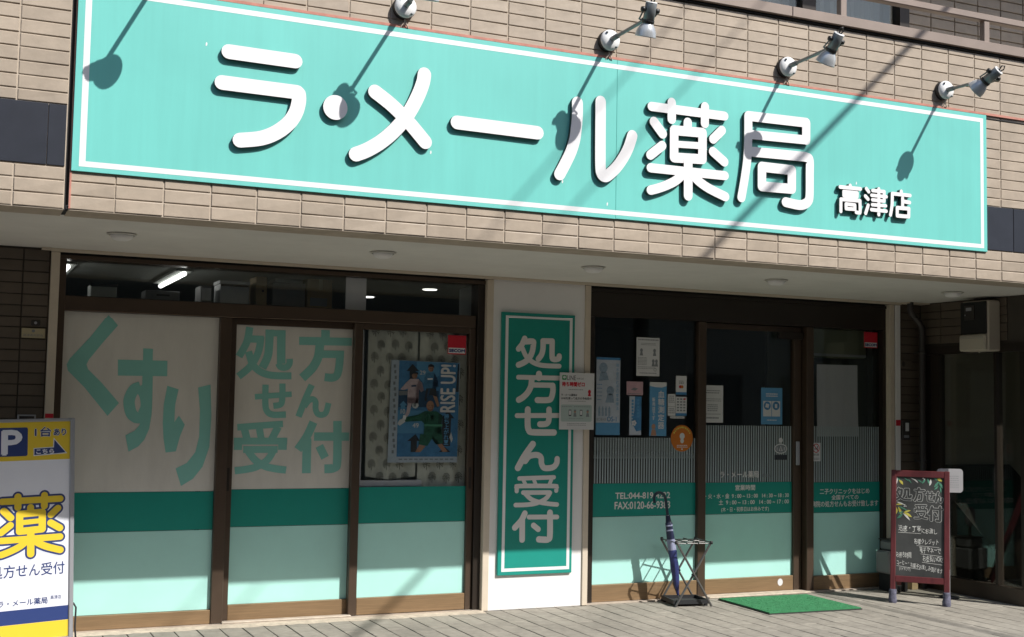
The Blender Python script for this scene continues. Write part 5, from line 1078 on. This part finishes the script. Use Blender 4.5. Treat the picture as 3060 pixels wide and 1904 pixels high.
for gl, q in (('sho', (90, 305, 212, 395)), ('hou', (242, 300, 322, 398)), ('se', (335, 325, 410, 398)), ('n', (418, 325, 470, 405)), ('juu', (245, 435, 345, 542)), ('fu', (362, 445, 472, 555))): outlined(gl, *q)
for s, q in (('迅速・丁寧', (108, 600, 295, 655)), ('にお渡し', (302, 618, 430, 664)), ('各種クレジット', (240, 703, 440, 753)), ('電子マネーで', (285, 768, 460, 820)), ('お支払いOK!', (312, 830, 478, 888)), ('お待ち時間', (92, 815, 218, 868)), ('コーヒー・', (98, 884, 200, 922)), ('お菓子お楽しみ頂けます', (212, 888, 474, 975)), ('(バイキング)', (120, 935, 210, 972))):
    mb = MB(); x0, x1 = bx(q[0]), bx(q[2]); sh = -0.16 if s.startswith('お菓子') else 0.0
    zz0, zz1 = bz(q[3]), bz(q[1])
    if sh: zz0, zz1 = bz(940), bz(895)
    add_text(mb, s, x0, zz0, x1, zz1, YC, bold=.0001, shear=sh, wob=.055); chalk('chalk_writing', mb, CHALK)
for q in ((108, 662, 296, 664), (262, 762, 446, 768), (295, 826, 470, 838), (308, 892, 474, 905), (98, 930, 290, 950)): chalk('chalk_underline', MB().stroke([(bx(q[0]), bz(q[1])), (bx(q[2]), bz(q[3]))], .0026, YC), CHALK)
rr = random.Random(4)
def leaf(mb, px, py, ang, ln_, w, mi):
    x, z = bx(px), bz(py); ca, sa = math.cos(ang), math.sin(ang); L1 = []
    for k in range(9):
        u = k/8; L1.append((x+ca*ln_*u-sa*w*math.sin(math.pi*u), z+sa*ln_*u+ca*w*math.sin(math.pi*u)))
    for k in range(7, 0, -1):
        u = k/8; L1.append((x+ca*ln_*u+sa*w*.5*math.sin(math.pi*u), z+sa*ln_*u-ca*w*.5*math.sin(math.pi*u)))
    mb.poly(L1, YC-.0002*(1+int(px*7+py) % 9), mi)
for px, py, an, l_, w, mi in ((85, 215, -40, .055, .008, 1), (110, 235, -50, .05, .013, 0), (95, 210, -95, .06, .006, 2), (150, 215, -35, .05, .005, 1), (185, 225, -50, .045, .006, 1), (205, 215, -25, .05, .004, 2), (230, 222, -40, .05, .007, 2), (262, 228, -30, .05, .006, 1),
    (330, 215, -120, .05, .010, 1), (345, 215, -70, .05, .010, 1), (375, 220, -100, .055, .012, 2), (400, 215, -20, .04, .010, 1), (425, 215, -25, .045, .016, 0), (440, 235, -125, .06, .012, 1), (440, 240, -60, .06, .012, 1), (450, 275, -80, .055, .008, 1), (440, 270, -135, .05, .008, 1),
    (85, 410, -100, .07, .010, 1), (90, 415, -20, .07, .008, 2), (85, 440, 8, .06, .010, 0), (85, 455, -85, .06, .012, 0), (105, 455, -70, .065, .013, 0), (105, 450, -25, .085, .008, 1), (150, 500, 18, .06, .010, 0), (150, 500, -28, .075, .014, 0), (145, 505, -45, .08, .010, 2), (145, 505, -135, .065, .012, 1), (150, 492, -160, .05, .008, 1)):
    mb = MB(); leaf(mb, px, py, math.radians(an), l_, w, 0); chalk('chalk_leaf', mb, (CHALK_Y, CHALK_G, CHALK)[mi])
for px, py in ((160, 438), (170, 448), (156, 450), (312, 215), (322, 222)): chalk('chalk_berry', MB().disc(bx(px), bz(py), .005, .005, YC-.0022, n=12), CHALK)

# ---- things standing behind the chalkboard
t = thing('plate_stand', 'white rounded plate on thin post, rising behind the chalkboard', 'sign stand', (7.05, 1.22, 0), math.radians(-24), world=False)
pts = []
for cx, cz, a0 in ((.085, 1.035, 0), (-.075, 1.035, 90), (-.075, .895, 180), (.085, .895, 270)):
    for k in range(6): a = math.radians(a0+18*k); pts.append((cx+.028*math.cos(a), cz+.028*math.sin(a)))
obj('plate', MB().poly(pts, -.006, 0, .006), WPLAS, t); obj('post', MB().tube([(0, .01, .02), (0, .01, .95)], .008, 8), GREY, t); obj('foot', MB().lathe([(.08, 0.001), (.08, .015), (.02, .022), (.001, .022)], (0, .01, 0), (0, 0, 1), 20), TRAY, t)
obj('print', lines(MB(), -.07, .08, 1.0, 6, .018, -.0064, .004, 0, 91), GREY, t)
t = thing('grey_container', 'larger grey plastic container behind left leg of the chalkboard', 'container', (6.9, 1.70, 0)); obj('body', MB().box(6.765, 6.99, 1.62, 1.80, .150, .340, 0, .015), GREYBOX, t); obj('base_block', MB().box(6.80, 6.98, 1.64, 1.79, 0.001, .1495), BLACK, t)
t = thing('grey_container', 'smaller grey plastic container stacked on the larger, behind the chalkboard', 'container', (6.92, 1.70, .341)); obj('body', MB().box(6.805, 6.99, 1.64, 1.79, .3415, .428, 0, .015), GREYBOX, t); obj('lid', MB().box(6.80, 6.995, 1.635, 1.795, .4285, .436), PIPE, t)
t = thing('round_disc', 'pale round disc on a dark stem behind the chalkboard', 'disc', (6.93, 1.66, .436)); obj('disc', MB().lathe([(.001, -.006), (.085, -.006), (.09, 0), (.085, .006), (.001, .006)], (6.938, 1.66, .615), (0.3, 1, 0), 26), GREYBOX, t); obj('stem', MB().tube([(6.938, 1.665, .437), (6.938, 1.665, .54)], .012, 8), PIPE, t)
t = thing('wooden_block', 'small pale wooden block on the paving seen under the chalkboard', 'block', (7.0, 1.70, 0)); obj('lower_piece', MB().box(7.075, 7.14, 1.69, 1.76, .001, .045), CARDB, t); obj('upper_piece', MB().box(7.077, 7.138, 1.692, 1.758, .0455, .085), CARDB, t)

# ================================================================== standing sign at the left edge
t = thing('standing_sign', 'yellow, white and navy standing sign with 薬 and P cut by left edge', 'standing sign', (0.203, 1.53, 0), math.radians(8.5), world=False)
t.rotation_euler = (0, math.radians(-1.8), math.radians(8.5))
SP = 1/1089.0
def kx(px): return (px-500)/1125.0
def kz(py): return 1.40-(py-20)*SP
XL = -0.492
obj('frame', MB().box(-.027, 0, -.02, .05, .03, 1.40, 0, .004), GREY, t); obj('frame', MB().box(XL, XL+.027, -.02, .05, .03, 1.40, 0, .004), GREY, t)
obj('frame_top', MB().box(XL+.027, -.027, -.019, .049, 1.381, 1.399, 0, .003), GREY, t); obj('frame_bottom', MB().box(XL+.027, -.027, -.019, .049, .031, .05), GREY, t)
for xx in (XL+.04, -.075): obj('foot', MB().box(xx, xx+.035, -.16, .19, .001, .0295, 0, .006), GREY, t)
obj('face', MB().box(XL+.0275, -.0275, -.008, .03, .051, 1.3805), PBOARD, t)
XA, XB = XL+.0278, -.0278; yf = -.0086
top_b = obj('yellow_head', MB().rect(XA, kz(298), XB, 1.380, yf), YELLOW, t)
obj('navy_band', MB().rect(XA, kz(1378), XB, kz(1283), yf), NAVY, t); obj('yellow_foot', MB().rect(XA, .0515, XB, kz(1379), yf), YELLOW, t)
pts = []
for cx, cy2, a0 in ((172, 90, 0), (-20, 90, 90), (-20, 255, 180), (172, 255, 270)):
    for k in range(5): a = math.radians(a0+22.5*k); pts.append((kx(cx)+.012*math.cos(a), kz(cy2)+.012*math.sin(a)))
obj('parking_square', MB().poly(pts, yf-.0006), NAVY, t)
text('P', kx(20), kz(252), kx(142), kz(98), yf-.0012, PBOARD, t, name='letter', bold=.007)
def haloed(s, q, w=.0028, bold=.0012):
    text(s, kx(q[0]), kz(q[3]), kx(q[2]), kz(q[1]), yf-.0006, PBOARD, t, bold=w+bold); text(s, kx(q[0]), kz(q[3]), kx(q[2]), kz(q[1]), yf-.0014, NAVY, t, bold=bold)
haloed('1台', (233, 78, 340, 140)); haloed('あり', (358, 92, 440, 135))
obj('arrow_edge', MB().poly([(kx(225), kz(270)), (kx(450), kz(258)), (kx(358), kz(150)), (kx(354), kz(212)), (kx(225), kz(217))], yf-.0006), PBOARD, t)
obj('arrow', MB().poly([(kx(230), kz(264)), (kx(440), kz(253)), (kx(363), kz(164)), (kx(360), kz(217)), (kx(230), kz(222))], yf-.0012), NAVY, t)
text('こちら', kx(243), kz(256), kx(360), kz(226), yf-.0018, PBOARD, t, bold=.0014)
box = (kx(18), kz(920), kx(410), kz(535))
ym = MB(); add_glyph(ym, 'yaku', yf-.0006, box=box, mi=0, step=.00002, wadd=.040); add_glyph(ym, 'yaku', yf-.0012, box=box, mi=1, step=.00002, wadd=.027); add_glyph(ym, 'yaku', yf-.0020, box=box, mi=2, step=.00002, wadd=.004)
obj('letter', ym, [PBOARD, NAVY, YELLOW], t)
text('処方せん受付', kx(-45), kz(1068), kx(440), kz(985), yf-.0006, NAVY, t, bold=.0006)
text('ラ・メール薬局', kx(5), kz(1258), kx(328), kz(1215), yf-.0006, NAVY, t, bold=.0006); text('高津店', kx(348), kz(1235), kx(420), kz(1208), yf-.0006, NAVY, t)
obj('cable_end', MB().tube([(0.003, .0, .25), (.018, -.01, .22), (.012, -.012, .10), (.02, -.01, .0)], .006, 8), TRAY, t)

# ================================================================== houses across the street (behind the camera, seen in the glass)
HW = [mat('house_wall', c, .9, var=.06) for c in ((0.20, 0.18, 0.15), (0.10, 0.095, 0.085), (0.22, 0.20, 0.17))]
for k, (x0, x1, h, lab) in enumerate(((-22, -4, 9.0, 'beige house across the street, left of the cable anchor'), (-3.6, 13, 10.4, 'dark grey block across the street carrying the cables'), (13.4, 34, 8.5, 'pale house across the street, far right'))):
    t = thing('opposite_house', lab, 'building', ((x0+x1)/2, -16, 0)); obj('wall', MB().box(x0, x1, -20, -13, -.159, h), HW[k], t); obj('roof', MB().box(x0-.2, x1+.2, -20.2, -12.8, h+.001, h+.3), CONCRETE, t)
    n = int((x1-x0)/2.6)
    for j in range(3):
        for i in range(n):
            xx = x0+1.0+i*2.6; zz = 1.0+j*2.8
            w_ = obj('window', MB().box(xx, xx+1.5, -12.99, -12.95, zz, zz+1.3), BRONZE_D, t)
            obj('pane', MB().box(xx+.06, xx+1.44, -12.949, -12.94, zz+.06, zz+1.24), INT_D, w_)
